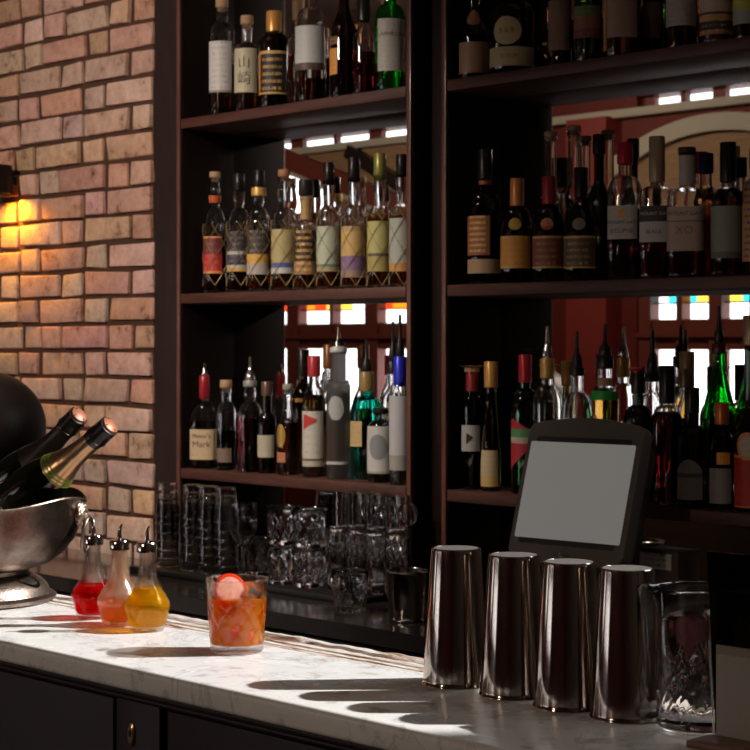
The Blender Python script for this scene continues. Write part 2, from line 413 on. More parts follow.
# ------------------------------------------------------------------ brick wall
BX1, BY = -3.903, 2.93
random.seed(11)
bm = bmesh.new(); cl = bm.loops.layers.float_color.new('brickcol')
pal = [(.52, .34, .25), (.58, .38, .28), (.50, .34, .27), (.60, .43, .34), (.55, .40, .33), (.47, .29, .21), (.60, .46, .38), (.53, .37, .30)]
z = H-.014-.075*15; r = 0
while z < ZT-.05:
    seq = ['S', 'H'] if r % 2 == 0 else ['H', 'S']
    if r % 6 == 3: seq = ['H', 'H', 'S']
    x = BX1+random.uniform(-.008, .010); k = 0
    while x > -5.6:
        L = (.211 if seq[k % len(seq)] == 'S' else .099)+random.uniform(-.010, .010)
        dy = random.uniform(-.004, .004); g = .011
        c = random.choice(pal); c = [min(.85, v*random.uniform(.92, 1.1)*k_) for v, k_ in zip(c, (1.25, 1.22, 1.26))]
        if z < H-.25 and random.random() < .5: c = [(v*.6+.24) for v in c]
        jz = random.uniform(-.002, .002)
        f0 = len(bm.faces)
        vs = add_box(bm, x-L+g*.6, x-g*.4, BY+dy, BY+.09, z+.005+jz, z+.068+jz)
        for v in vs:
            v.co.x += random.uniform(-.0035, .0035); v.co.z += random.uniform(-.003, .003)
            if v.co.y < BY+.05: v.co.y += random.uniform(-.003, .003)
        bm.faces.ensure_lookup_table()
        for f in bm.faces[f0:]:
            for lp in f.loops: lp[cl] = (*c, 1)
        x -= L+g; k += 1
    z += .075; r += 1
bmesh.ops.bevel(bm, geom=bm.edges[:], offset=.005, segments=2, affect='EDGES', profile=.6)
bm.verts.ensure_lookup_table()
from mathutils import noise as _noise
for v in bm.verts:
    nn = _noise.noise_vector(v.co*28); v.co += Vector((nn.x, nn.y, nn.z))*.0032
struct(from_bm('wall_back_brick', bm, brick_mat(), smooth=True, sharp=60))
MORTAR = mat('old_mortar', (.085, .04, .024), .9, bump=.8, bscale=70, bdist=.006, vary=.4)
struct(box('wall_back_mortar', XL, BX1-.006, BY+.011, YB, 0, ZT, MORTAR))
# dark fascia board between brick and shelves
struct(box('trim_10', BX1+.004, -3.747, 2.936, YB, 0, ZT, wood('fascia_wood', (.012, .004, .003), (.03, .010, .007), .7, (8, 8, 1))))
# ------------------------------------------------------------------ back bar
SY0, SY1 = 2.89, 3.08
S1, S2, S3 = H+.592, H+.134, H-.323
SH = [S1, S2, S3]
BCZ = .95
ztop = 2.72
def unit(x0, x1, label):
    t = thing('back_bar_shelving', label, 'shelving', ((x0+x1)/2, SY1, BCZ))
    cx = (x0+x1)/2; O = Matrix.Translation((-cx, -SY1, -BCZ))
    def pb(name, *a, m=MAHOG, bev=.0015):
        o = box(name, a[0]-cx, a[1]-cx, a[2]-SY1, a[3]-SY1, a[4]-BCZ, a[5]-BCZ, m, t, bev=bev); return o
    ED = cached('edge', lambda: wood('lit_edge_wood', (.10, .036, .026), (.20, .085, .06), .35, (8, 8, 1), .2))  # paler wood strip: light caught by the panel fronts put into its colour
    pb('side_panel', x0-.018, x0, SY0+.0085, SY1, BCZ+.0005, ztop, m=SIDEW); pb('side_panel', x1, x1+.018, SY0+.0085, SY1, BCZ+.0005, ztop, m=SIDEW)
    pb('lit_edge', x0-.016, x0-.002, SY0, SY0+.008, BCZ+.0005, ztop, m=ED, bev=.003); pb('lit_edge', x1+.002, x1+.016, SY0, SY0+.008, BCZ+.0005, ztop, m=ED, bev=.003)
    for s in SH:
        pb('shelf', x0+.0005, x1-.0005, SY0+.001, SY1-.007, s-.026, s, bev=.003)
    pb('top_board', x0, x1, SY0, SY1, ztop-.03, ztop)
    pb('mirror', x0, x1, SY1-.006, SY1-.001, BCZ+.001, ztop-.03, m=MIRROR, bev=0)
    return t
unit(-3.729, -2.893, 'dark mahogany mirrored shelving unit beside the brick wall')
unit(-2.764, -1.87, 'dark mahogany mirrored shelving unit behind the till screen')
struct(box('trim_11', -2.8745, -2.7825, 2.955, YB, BCZ, ztop, DARKW))
struct(box('trim_12', -3.73, -1.85, SY0+.02, YB, ztop+.001, ZT, DARKW))
# back counter: worktop and cabinets
WORKT = mat('dark_worktop', (.030, .027, .025), .16, coat=.4)
bm = bmesh.new(); add_box(bm, -4.6, -3.742, 2.545, 2.918, BCZ-.035, BCZ); add_box(bm, -3.742, -1.70, 2.545, 3.072, BCZ-.035, BCZ)
t = tag(from_bm('back_worktop', bm, WORKT, smooth=False), 'dark polished worktop running under the mirrored bottle shelves', 'worktop')
x = -4.58; i = 0
cabl = ['dark wooden cabinet under the back worktop at its brick wall end', 'dark wooden cabinet under the middle of the back worktop', 'dark wooden cabinet under the back worktop behind the steel tins', 'dark wooden cabinet under the window end of the back worktop']
for i in range(4):
    c = thing('back_counter_cabinet', cabl[i], 'cabinet', (x+.35, 2.83, 0))
    box('body', -.355, .355, -.22, .085, 0, BCZ-.036, DARKW, c, bev=.002)
    box('door', -.345, .345, -.24, -.221, .08, BCZ-.05, DARKW, c, bev=.003)
    x += .715
# rubber mat the clean glasses stand on
MATZ = BCZ+.014
tag(box('bar_mat', -3.74, -2.90, 2.735, 2.885, BCZ+.0003, MATZ, mat('black_rubber', (.012, .011, .011), .5), bev=.003), 'long black rubber mat under the rows of clean glasses', 'mat')
# ------------------------------------------------------------------ front counter
CZ = 1.10; CY0, CY1 = 1.42, 1.752; GX0, GX1 = -3.55, -.25
bm = bmesh.new(); add_box(bm, GX0, GX1, CY0, 1.668, CZ-.032, CZ)
ed = [e for e in bm.edges if all(abs(v.co.y-CY0) < 1e-5 for v in e.verts) and abs(e.verts[0].co.z-e.verts[1].co.z) < 1e-5]
bmesh.ops.bevel(bm, geom=ed, offset=.007, segments=4, affect='EDGES', profile=.5)
top = tag(from_bm('marble_countertop', bm, MARBLE, sharp=50), 'long white veined marble bar top with a grooved weathered back edge', 'countertop')
# grooved, cracked rear edge strip
prof = [(0, 0)]
yy = 0
def groove(y, w, d): return [(y, 0), (y+w*.15, -d), (y+w*.85, -d), (y+w, 0)]
prof = [(.0005, -.03), (.0005, 0)]+groove(.010, .006, .003)+groove(.026, .010, .004)+[(.050, 0), (.054, .0035), (.066, .0045), (.078, .001)]+[(.080, -.004), (.083, -.0045), (.084, -.012), (.086, -.03)]
def rail_mat():
    m, n, b = nt('weathered_edge'); tc = n.nodes.new('ShaderNodeTexCoord')
    mp = n.nodes.new('ShaderNodeMapping'); mp.inputs['Scale'].default_value = (7, 40, 40)
    t = n.nodes.new('ShaderNodeTexNoise'); t.inputs['Scale'].default_value = 1.0; t.inputs['Detail'].default_value = 9; t.inputs['Roughness'].default_value = .7; t.inputs['Distortion'].default_value = .8
    n.links.new(tc.outputs['Object'], mp.inputs[0]); n.links.new(mp.outputs[0], t.inputs['Vector'])
    r = n.nodes.new('ShaderNodeValToRGB'); e = r.color_ramp.elements
    e[0].position = .36; e[0].color = (.16, .08, .05, 1); e[1].position = .5; e[1].color = (.74, .69, .64, 1); x = e.new(.43); x.color = (.50, .33, .24, 1)
    n.links.new(t.outputs['Fac'], r.inputs[0]); n.links.new(r.outputs[0], b.inputs['Base Color']); b.inputs['Roughness'].default_value = .3
    bp = n.nodes.new('ShaderNodeBump'); bp.inputs['Strength'].default_value = 1; bp.inputs['Distance'].default_value = .006
    n.links.new(t.outputs['Fac'], bp.inputs['Height']); n.links.new(bp.outputs['Normal'], b.inputs['Normal']); return m
bm = bmesh.new(); N = 420; rows = []
for i in range(N+1):
    X = GX0+(GX1-GX0)*i/N; row = []
    for (py_, pz) in prof:
        w = _noise.noise(Vector((X*9, py_*40, 1.3)))*.004 if py_ > .045 else 0
        w2 = _noise.noise(Vector((X*30, py_*60, 7)))*.0022 if .045 < py_ < .082 and pz > -.02 else 0
        row.append(bm.verts.new((X, 1.668+py_+w, CZ+pz+w2)))
    row[0].co.y = 1.6685
    rows.append(row)
for A, B in zip(rows, rows[1:]):
    for k in range(len(prof)): bm.faces.new((A[k], A[(k+1) % len(prof)], B[(k+1) % len(prof)], B[k]))
bm.faces.new(rows[0]); bm.faces.new(rows[-1][::-1])
from_bm('grooved_edge', bm, rail_mat(), top, sharp=35)
cb = thing('bar_cabinet', 'very dark panelled wooden bar front below the marble top', 'cabinet', ((GX0+GX1)/2, 1.55, 0))
ox = (GX0+GX1)/2
def cbx(name, x0, x1, y0, y1, z0, z1, bev=.002, m=BARW): return box(name, x0-ox, x1-ox, y0-1.55, y1-1.55, z0, z1, m, cb, bev=bev)
cbx('carcass', GX0+.02, GX1-.02, 1.475, 1.735, 0, CZ-.0325)
cbx('moulding', GX0+.01, GX1-.01, 1.436, 1.475, CZ-.044, CZ-.0325, .004)
cbx('bead', GX0+.01, GX1-.01, 1.448, 1.475, CZ-.054, CZ-.0445, .0045)
kx = y_plane(131, 1.46)[0]
st = [y_plane(114.5, 1.46)[0], y_plane(158, 1.46)[0]]
def panels():
    w = st[1]-st[0]
    X = st[0]; 
    seq = []
    for s in range(-3, 6):
        a = st[0]+s*(w+.62)
        if a > GX0+.03 and a+w < GX1-.03: seq.append((a, a+w))
    for a, b in seq: cbx('stile', a, b, 1.462, 1.475, .05, CZ-.056, .003)
    for (a, b), (c, d) in zip(seq, seq[1:]): cbx('panel', b+.012, c-.012, 1.466, 1.475, .12, CZ-.06, .003)
panels()
ks = lathe('escutcheon', [(0, -.003), (.006, -.003), (.0072, -.001), (.0072, .001), (.0055, .0028), (0, .003)], mat('old_brass', (.62, .42, .22), .3, metal=1), cb, seg=24, loc=(kx-ox, 1.461-1.55, .997), rot=(PI/2, 0, 0))
ks.scale = (1, 2.3, 1)
lathe('keyhole', [(0, 0), (.0022, 0), (.0022, .0008), (0, .0008)], BLACK, ks, seg=12, loc=(0, .001, .003))
# ------------------------------------------------------------------ bottles
GOLD, ORG, RED, CRM, WHT, BLK = (.62, .38, .10), (.75, .30, .06), (.45, .02, .02), (.62, .52, .33), (.62, .60, .56), (.015, .012, .012)
CORK = (.45, .29, .16)
CLR = (1, 1, 1); DGR = (.02, .035, .02); DBR = (.05, .02, .01); GRN = (.03, .55, .10); TEAL = (.02, .50, .40); BLU = (.03, .06, .65)
WHISKY, RUM, REDL, AMB, GLD = (.30, .09, .02), (.20, .05, .02), (.16, .006, .012), (.55, .20, .04), (.80, .50, .15)
def bottle(cx, top, ys, yn, half, nh, S, label, row=0, glassc=CLR, liq=None, fill=None, sh='round', cap=('cork', CORK, 7), labels=(), rot=-14, group=None, sq=0, neckb=0, net=False, pourer=0, extra=None, cat='bottle', lip=True, frost=0, name='liquor_bottle', Ypos=None):
    """a bottle standing on shelf S; picture measures give its column, heights and radii"""
    Y = Ypos or (SY0+.052, SY0+.125)[row]
    X, s = y_plane(cx, Y); yb = HZ+(H-S)*s
    z = lambda py: (yb-py)/s
    r, rn = half/s, nh/s
    capk, capc, caph = cap
    zt = z(top)-pourer/s                     # total height without pourer
    zt = z(top+pourer)
    zg = zt-(caph/s if capk in ('cork', 'stopper') else .004)
    zs, zn = z(ys), z(yn)
    Yc = max(Y, SY0+r+.003)
    t = thing(name, label, cat, (X, Yc, S+.0004), math.atan2(-X, Y)+math.radians(rot), group)
    P = [(0, .003), (r*.55, .002), (r*.86, 0), (r*.96, .0015), (r, .006), (r, zs*.5), (r, zs)]
    n = 9
    for i in range(1, n+1):
        q = i/n
        if sh == 'round': rr = rn+(r-rn)*math.sqrt(max(0, 1-q**1.7)); 
        elif sh == 'slope': rr = rn+(r-rn)*(.5+.5*math.cos(PI*q))
        elif sh == 'square': rr = rn+(r-rn)*max(0, 1-q**3.2)**.6
        else: rr = rn+(r-rn)*(1-q)**1.25
        P.append((max(rr, rn), zs+(zn-zs)*q))
    zl = zg-.012
    for i in range(1, 7):
        q = i/6; P.append((rn+neckb/s*math.sin(PI*q)**1.0*(1-.35*q), zn+(zl-zn)*q))
    if lip: P += [(rn+.0022, zl+.001), (rn+.0026, zg-.003), (rn+.0012, zg)]
    else: P += [(rn, zg)]
    def rr_at(zz, a=0):
        for (r0, z0), (r1, z1) in zip(P[4:], P[5:]):
            if z0 <= zz <= z1 and z1 > z0: rad = r0+(r1-r0)*(zz-z0)/(z1-z0); break
        else: rad = r
        return rad*sqf(a-PI/2, zz)
    def sqf(a, zz):
        if not sq or zz > zn: return 1
        k = 1 if zz < zs else 1-(zz-zs)/(zn-zs)
        c, s_ = abs(math.cos(a)), abs(math.sin(a)); e = 4.5
        f = 1/((c**e+s_**e)**(1/e))
        return 1+(f*.93-1)*k*sq
    rf = (lambda R, Z, a: (R*sqf(a, Z), Z)) if sq else None
    clear = max(glassc) > .3
    wl = .0028
    inner = [(max(a-wl, .0005), max(b, .008)) for a, b in P[3:]]
    inner = [(a, b) for a, b in inner]
    gm = glass(glassc, frost)
    if clear:
        prof = P+[(max(P[-1][0]-wl, .004), P[-1][1])]+inner[::-1]+[(0, .008)]
        lathe('glass_body', prof, gm, t, seg=32 if not sq else 48, rf=rf)
    else:
        lathe('glass_body', P+[(0, P[-1][1])], gm, t, seg=32 if not sq else 48, rf=rf)
    if liq and clear:
        zf = z(fill) if fill else zs+.01
        li = [(0, .0075)]+[(a+.0005, b) for a, b in inner if b < zf]
        ra = rr_at(zf)-wl+.0005 if not sq else None
        la = li[-1][0] if sq else ra
        li += [(la, zf), (0, zf)]
        lathe('liquid', li, liquid(liq), t, seg=32 if not sq else 48, rf=rf)
    # closures
    if capk == 'cork':
        rc = rn*.98
        lathe('cork', [(0, zg-.010), (max(rn-wl-.0002, .003), zg-.010), (max(rn-wl-.0002, .003), zg+.0003), (rc+.002, zg+.0004), (rc+.0026, zg+.002), (rc+.0026, zt-.002), (rc+.001, zt), (0, zt)], plain(capc, .7), t, seg=24)
    elif capk == 'stopper':
        rc = rn*1.35
        lathe('stopper', [(0, zg+.0003), (rc, zg+.0004), (rc*1.06, zg+.003), (rc*1.02, zt-.002), (rc*.8, zt), (0, zt)], plain(capc, .35), t, seg=24)
    else:
        z0 = zt-caph/s; rr0 = rn+.0031
        pr = [(rn+neckb*.3/s+.0006, z0), (rr0, z0+.002), (rr0, zt-.001), (rr0-.001, zt+.0006), (0, zt+.0008), (0, zt+.0002), (rr0-.002, zt+.0001), (rn+.0003, zg), (rn+.0003, z0)]
        lathe({'foil': 'foil_capsule', 'wax': 'wax_seal', 'cap': 'screw_cap'}[capk], pr, plain(capc, .3 if capk != 'wax' else .25, metal=.3 if capk == 'foil' else 0), t, seg=28,
              rf=(lambda R, Z, a: (R, Z-(.004*abs(math.sin(a*2.5)) if Z < z0+.001 and R > rn+.0005 else 0))) if capk == 'wax' else None)
    if pourer:
        pz = zt+.0008; hp = pourer/s
        pc = BLACK if pourer and capk != 'steel' else CHROME
        pm = extra if isinstance(extra, bpy.types.Material) else BLACK
        lathe('pourer', [(0, pz), (rn*.85, pz), (rn*.95, pz+.003), (rn*.8, pz+hp*.28), (.0052, pz+hp*.42), (.0042, pz+hp*.7), (.0032, pz+hp), (0, pz+hp)], pm, t, seg=16)
    for L in labels:
        y0, y1, ang, m = L[:4]; kw = L[4] if len(L) > 4 else {}
        zb_, zt_ = z(y1), z(y0)
        lb = wrap_strip(kw.get('name', 'label'), rr_at, zb_, zt_, math.radians(ang), m, t, a0=math.radians(kw.get('a0', 0)), nz=kw.get('nz', 3), outline=kw.get('outline'), off=kw.get('off', .0004))
        if 'look' in kw: lb['label'] = kw['look']
        for (txt, size, zc, col) in kw.get('text', ()):
            zz = zb_+(zt_-zb_)*zc
            lettering(txt, size, rr_at, zz, col, lb, a0=math.radians(kw.get('a0', 0)), off=.0013+kw.get('off', 0))
    if net:
        nb = bmesh.new(); k = 4; ztn = z(net[1]); zbn = z(net[0]); wm = plain((.34, .24, .09), .4, .3)
        for d in (1, -1):
            for j in range(k):
                pts = []
                for i in range(30):
                    q = i/29; zz = zbn+(ztn-zbn)*q; a = 2*PI*j/k+d*q*PI*1.1+.4
                    rad = rr_at(zz)+.0016+(.0006 if d > 0 else 0); pts.append((rad*math.cos(a), rad*math.sin(a), zz))
                tube_bm(pts, .0008, nb, sides=4)
        from_bm('wire_netting', nb, wm, t)
    return t
def oval(tt, z0, z1):
    c = (z0+z1)/2; h = (z1-z0)/2*math.sqrt(max(0.02, 1-(2*tt-1)**2)); return c-h, c+h
def arched(tt, z0, z1): return z0, z1-(z1-z0)*.28*abs(2*tt-1)**2
def tri(tt, z0, z1):
    return z0+(z1-z0)*.55*tt, z1-(z1-z0)*.35*abs(tt-.15)
P_ = paper
INK = (.05, .035, .03)
B = bottle
# ---- left bay, top shelf
g = 'bottles on the top shelf of the bay beside the brick wall'
B(203, 73, 84, 78, 8, 4, S1, 'small dark square-shouldered bottle at the brick wall end of the top shelf', 1, DBR, cap=('cap', BLK, 5), labels=[(94, 106, 110, P_([(0, (.10, .08, .07))]))], group=g)
B(222, -14, 33, 22, 13, 5.5, S1, 'tall corked bottle with plain white label and long neck, top shelf by the brick wall', 0, CLR, RUM, 44, 'round', ('cork', CORK, 22), [(43, 94, 120, P_([(0, (.35, .30, .22)), (.04, (.66, .63, .60))], (.25, .22, .22), 9, .42))], group=g, neckb=1.5)
B(247, 16, 52, 43, 12.5, 5.5, S1, 'cream labelled bottle with two large brush-drawn characters and a cork', 0, CLR, RUM, 48, 'round', ('cork', CORK, 9), [(50, 94, 130, P_([(0, (.55, .50, .34))]), {'text': [('山', .034, .66, INK), ('崎', .036, .3, INK)]})], group=g)
B(274, 12, 44, 33, 15, 6.5, S1, 'dark bottle with black and gold framed label and amber gold capsule', 0, DBR, cap=('foil', (.72, .36, .10), 20), labels=[(53, 96, 130, P_([(0, GOLD), (.04, BLK), (.93, GOLD)], GOLD, 6, .5), {}), (53, 96, 12, P_([(0, ORG)], BLK, 8, .5), {'a0': -56, 'name': 'label_edge', 'off': .0012})], group=g, rot=-10)
B(311, -18, 27, 8, 15.5, 6, S1, 'clear bottle with long white label and amber dregs on the top shelf', 0, CLR, RUM, 80, 'round', ('cork', CORK, 10), [(28, 72, 150, P_([(0, (.10, .06, .05)), (.16, (.58, .59, .57))], (.35, .34, .33), 7, .36))], group=g)
B(344, -14, 40, 2, 14, 5, S1, 'black cone-shouldered bottle with narrow orange label', 0, DBR, sh='slope', cap=('foil', BLK, 14), labels=[(38, 46, 60, P_([(0, (.30, .14, .05))], BLK, 2, .5), {'a0': -45}), (50, 76, 60, P_([(0, (.78, .34, .07))], (.4, .15, .03), 5, .4), {'a0': -45})], group=g)
B(364, -6, 40, 24, 12, 5.5, S1, 'clear waisted bottle half full of dark spirit with black cap', 0, CLR, REDL, 53, 'slope', ('cap', BLK, 28), [], group=g)
B(390, -22, 20, 4, 15.5, 6, S1, 'bright green whisky bottle with wide off-white label on the top shelf', 0, (.05, .72, .10), None, None, 'round', ('cap', GRN, 12), [(21, 73, 120, P_([(0, (.60, .56, .50))], (.3, .28, .27), 10, .38), {'text': [('LAPHROAIG', .0135, .70, INK)], 'a0': 14})], rot=-4, group=g)
# ---- left bay, middle shelf: netted rum bottles
g = 'wire-netted bottles on the middle shelf of the bay beside the brick wall'
nets = lambda yb_, yt_: (yb_, yt_)
B(215, 172, 232, 207, 11.5, 4.5, S2, 'netted bottle with red label and red neck band, nearest the brick wall', 0, CLR, RUM, 236, 'round', ('cork', CORK, 6), [(237, 274, 120, P_([(0, ORG), (.06, (.50, .03, .03)), (.52, (.16, .03, .03)), (.95, ORG)], (.7, .3, .2), 6, .4)), (196, 203, 340, plain((.55, .10, .03), .4), {'name': 'neck_band'})], net=(286, 224), neckb=2, group=g, rot=-24)
B(239, 174, 230, 208, 12, 4.5, S2, 'netted bottle with black and white label and plain black neck wrap', 0, CLR, RUM, 234, 'round', ('foil', BLK, 18), [(232, 272, 130, P_([(0, GOLD), (.09, (.5, .48, .42)), (.16, (.05, .04, .07)), (.42, (.45, .42, .38)), (.5, (.04, .03, .03))], (.5, .45, .35), 7, .4))], net=(286, 222), neckb=2, group=g)
B(259, 171, 229, 207, 12, 4.5, S2, 'netted bottle with black and orange banded label and gold ring on its black neck', 0, CLR, AMB, 232, 'round', ('foil', BLK, 20), [(231, 275, 130, P_([(0, (.40, .36, .33)), (.24, (.62, .33, .06)), (.46, (.05, .035, .03))], (.5, .42, .3), 7, .42)), (188, 196, 340, plain((.66, .40, .12), .35, .4), {'name': 'neck_band', 'off': .0035})], net=(286, 221), neckb=2, group=g)
B(284, 170, 227, 208, 12.5, 5, S2, 'netted bottle with bare clear neck, brown cork and olive label with blue foot', 0, CLR, AMB, 230, 'round', ('cork', (.36, .16, .08), 7), [(230, 274, 130, P_([(0, (.5, .5, .45)), (.13, (.07, .10, .30)), (.24, (.42, .34, .15))], (.28, .2, .1), 7, .35))], net=(286, 220), neckb=2, group=g)
B(306, 180, 232, 222, 12, 5.5, S2, 'netted bottle with fat black stopper and black label lettered in gold', 0, CLR, (.45, .18, .05), 233, 'round', ('stopper', BLK, 16), [(231, 275, 130, P_([(0, (.30, .18, .08)), (.3, (.03, .02, .02))], (.75, .42, .10), 7, .52)), (197, 220, 300, P_([(0, (.40, .24, .10))], (.2, .1, .04), 3, .4), {'name': 'neck_label'})], net=(288, 224), group=g)
B(329, 163, 226, 206, 12, 4.5, S2, 'netted bottle with pale grey-green label and black neck wrap', 0, CLR, AMB, 228, 'round', ('foil', BLK, 22), [(227, 272, 140, P_([(0, (.38, .30, .16)), (.1, (.10, .20, .13)), (.16, (.42, .45, .34))], (.33, .33, .25), 7, .33))], net=(286, 218), neckb=2, group=g)
B(354, 158, 226, 205, 12.5, 4.8, S2, 'netted bottle with gold label turning purple at the foot', 0, CLR, AMB, 228, 'round', ('foil', BLK, 24), [(227, 278, 145, P_([(0, (.30, .20, .16)), (.14, (.22, .13, .26)), (.42, (.55, .36, .13)), (.9, (.45, .3, .14))], (.4, .26, .1), 7, .36))], net=(286, 217), neckb=2, group=g)
B(380, 154, 219, 206, 12.5, 5, S2, 'netted bottle with olive green capsule and olive yellow label', 0, CLR, AMB, 216, 'round', ('foil', (.26, .24, .06), 27), [(222, 272, 150, P_([(0, (.38, .32, .10)), (.3, (.12, .10, .05)), (.36, (.46, .42, .16))], (.33, .28, .1), 7, .33))], net=(286, 214), neckb=2, group=g)
B(402, 155, 216, 204, 12.5, 4.8, S2, 'netted bottle half hidden by the centre post, pale label with orange foot', 0, CLR, AMB, 216, 'round', ('foil', BLK, 22), [(219, 272, 150, P_([(0, (.55, .28, .08)), (.16, (.40, .42, .36))], (.33, .33, .28), 7, .33))], net=(286, 212), neckb=2, group=g)
# ---- left bay, lower shelf
g = 'bottles on the lower shelf of the bay beside the brick wall'
B(204.5, 364, 418, 402, 14.5, 4.2, S3, 'squat bottle with kraft cream label and dripping red wax neck', 0, CLR, RUM, 421, 'round', ('wax', (.35, .02, .03), 22), [(429, 459, 150, P_([(0, (.62, .46, .28))], (.45, .32, .2), 5, .4), {'text': [("Maker's", .015, .78, INK), ('Mark', .022, .5, INK)]})], sq=.6, pourer=12, group=g, extra=CHROME)
B(226, 380, 414, 402, 10, 5, S3, 'slim clear bottle with tan stopper and dark spirit', 0, CLR, RUM, 430, 'round', ('cork', CORK, 8), [(448, 462, 90, P_([(0, (.22, .15, .11))], (.1, .07, .05), 3, .4))], group=g)
B(250, 357, 416, 402, 12.5, 5.5, S3, 'flask-shouldered bottle of dark red liqueur with thin metal pourer', 0, CLR, (.22, .01, .03), 418, 'round', ('cap', (.3, .28, .26), 6), [], neckb=1, pourer=24, group=g, extra=CHROME)
B(267, 382, 425, 412, 9.5, 4.5, S3, 'slim dark bottle with small cream label', 0, DBR, cap=('foil', (.14, .08, .06), 14), labels=[(435, 457, 120, P_([(0, (.50, .45, .34))], (.3, .25, .2), 6, .4))], group=g)
B(288, 384, 430, 402, 11, 4.5, S3, 'ornate bottle with gold leaf-shaped emblem on its shoulder', 0, CLR, RUM, 422, 'slope', ('cork', (.30, .28, .25), 6), [(424, 447, 60, plain((.72, .42, .10), .3, .7), {'outline': oval, 'name': 'gold_emblem', 'a0': -30}), (452, 462, 60, plain((.5, .2, .1), .4), {'name': 'label', 'a0': -30})], neckb=2, group=g)
B(314, 356, 402, 380, 11.5, 5.2, S3, 'golden spirit bottle with red cap and white label with a red corner', 0, CLR, GLD, 395, 'slope', ('cap', (.42, .03, .04), 21), [(411, 466, 130, P_([(0, (.5, .46, .38)), (.10, (.12, .08, .06)), (.14, (.60, .57, .50)), (.62, (.62, .60, .54))], (.12, .1, .1), 7, .4)), (414, 430, 70, plain((.55, .05, .04), .5), {'outline': tri, 'a0': -10, 'off': .0012, 'name': 'logo_patch'})], group=g)
B(338.5, 328, 388, 382, 12, 7.5, S3, 'tall frosted grey vodka bottle with steel pourer', 0, (.80, .82, .82), (.8, .82, .82), 392, 'square', ('cap', (.5, .5, .5), 5), [(461, 464, 300, plain((.5, .5, .5), .4), {'name': 'band'}), (396, 420, 80, P_([(0, (.42, .44, .43))], (.3, .32, .33), 3, .4), {'outline': oval})], frost=.35, pourer=20, group=g, extra=CHROME)
B(366.5, 340, 412, 396, 16, 6, S3, 'teal green bottle with gold neck label and small gold body label', 0, (.03, .62, .50), None, None, 'round', ('cap', (.28, .18, .06), 20), [(421, 446, 70, P_([(0, (.55, .40, .18))], (.35, .22, .08), 5, .4), {'a0': -38})], pourer=32, group=g, Ypos=SY0+.094)
B(381, 408, 428, 420, 13.5, 6, S3, 'squat round-shouldered white labelled bottle with a grey disc on its label', 0, CLR, (.65, .66, .66), 430, 'round', ('stopper', BLK, 6), [(426, 473, 170, P_([(0, (.42, .38, .30)), (.05, (.56, .55, .52))], (.4, .4, .4), 9, .2)), (434, 459, 80, plain((.26, .27, .28), .5), {'outline': oval, 'off': .0012, 'name': 'label_disc'})], group=g)
B(400, 315, 392, 382, 10.5, 5.2, S3, 'tall bottle with cobalt blue neck and white label beside the centre post', 0, CLR, (.7, .7, .75), 400, 'round', ('foil', (.03, .04, .55), 30), [(396, 470, 160, P_([(0, (.35, .33, .3)), (.2, (.50, .50, .52))], (.3, .3, .35), 9, .3))], pourer=42, group=g, Ypos=SY0+.03)
B(393, 322, 402, 385, 12, 5, S3, 'clear bottle with tall black pourer behind the teal bottle', 1, CLR, (.7, .72, .7), 440, 'slope', ('cap', BLK, 12), [], pourer=40, group=g)
B(329, 345, 405, 385, 11, 5, S3, 'brown capped bottle half hidden between the red-capped and the frosted bottle', 1, CLR, AMB, 410, 'slope', ('foil', (.20, .08, .03), 24), [], group=g)
B(303, 350, 400, 382, 11, 5, S3, 'dark bottle with amber neck label behind the red-capped bottle', 1, DBR, cap=('foil', BLK, 26), sh='slope', labels=[(398, 402, 60, plain((.5, .22, .05), .4))], group=g)
# ---- right bay, top shelf
g = 'bottles on the top shelf of the bay behind the till screen'
B(474, -20, 36, 10, 14.5, 5, S1, 'stubby dark bottle with kraft label and orange wax seal hanging at its neck', 0, DBR, sh='slope', cap=('cork', BLK, 8), labels=[(44, 75, 200, P_([(0, (.40, .22, .13))], (.3, .15, .08), 5, .35)), (11, 27, 100, plain((.42, .20, .10), .5), {'outline': oval, 'a0': 12, 'name': 'wax_seal', 'nz': 6})], group=g)
B(512, -30, 14, 0, 22, 7, S1, 'broad black liqueur bottle with round cream seal above a cream band', 0, DGR, sh='round', cap=('foil', (.3, .12, .05), 14), labels=[(50, 69, 180, P_([(0, (.50, .40, .22)), (.05, (.56, .46, .26))], None), {'text': [('D.O.M.', .014, .5, (.25, .06, .03))]}), (20, 48, 78, P_([(0, (.58, .46, .24))]), {'outline': oval, 'a0': -8, 'nz': 4, 'name': 'seal', 'text': [('B & B', .015, .5, (.25, .06, .03))]})], group=g, rot=-6)
B(560, -26, 0, -10, 11.5, 5, S1, 'dark bottle with tall dull brown label, second shelf gap right of the round-seal bottle', 0, DBR, cap=('foil', BLK, 10), labels=[(2, 52, 130, P_([(0, (.26, .15, .10))], (.2, .11, .07), 8, .3))], group=g)
B(588, -30, 2, -12, 14, 5.5, S1, 'green shouldered bottle with faded red and green label on the top shelf', 0, (.06, .28, .03), cap=('foil', BLK, 10), labels=[(8, 40, 140, P_([(0, (.20, .05, .05)), (.3, (.30, .10, .07)), (.7, (.10, .18, .06))], (.4, .2, .15), 6, .4))], group=g)
B(622, -40, -4, -20, 18, 6, S1, 'straw-woven amber bottle with pale label', 0, CLR, AMB, 0, 'round', ('cork', CORK, 10), [(-2, 40, 110, P_([(0, (.34, .22, .18))], (.3, .2, .16), 6, .3)), (-2, 52, 60, mat('woven_straw', (.55, .30, .10), .6, bump=1, bscale=260, bdist=.003, vary=.4, vscale=200), {'name': 'woven_straw', 'a0': -88})], rot=0, group=g)
B(653, -26, 0, -12, 10, 5, S1, 'narrow brown bottle behind the straw-woven one', 1, DBR, cap=('foil', (.12, .05, .03), 12), labels=[(4, 40, 120, P_([(0, (.16, .08, .05))]))], group=g)
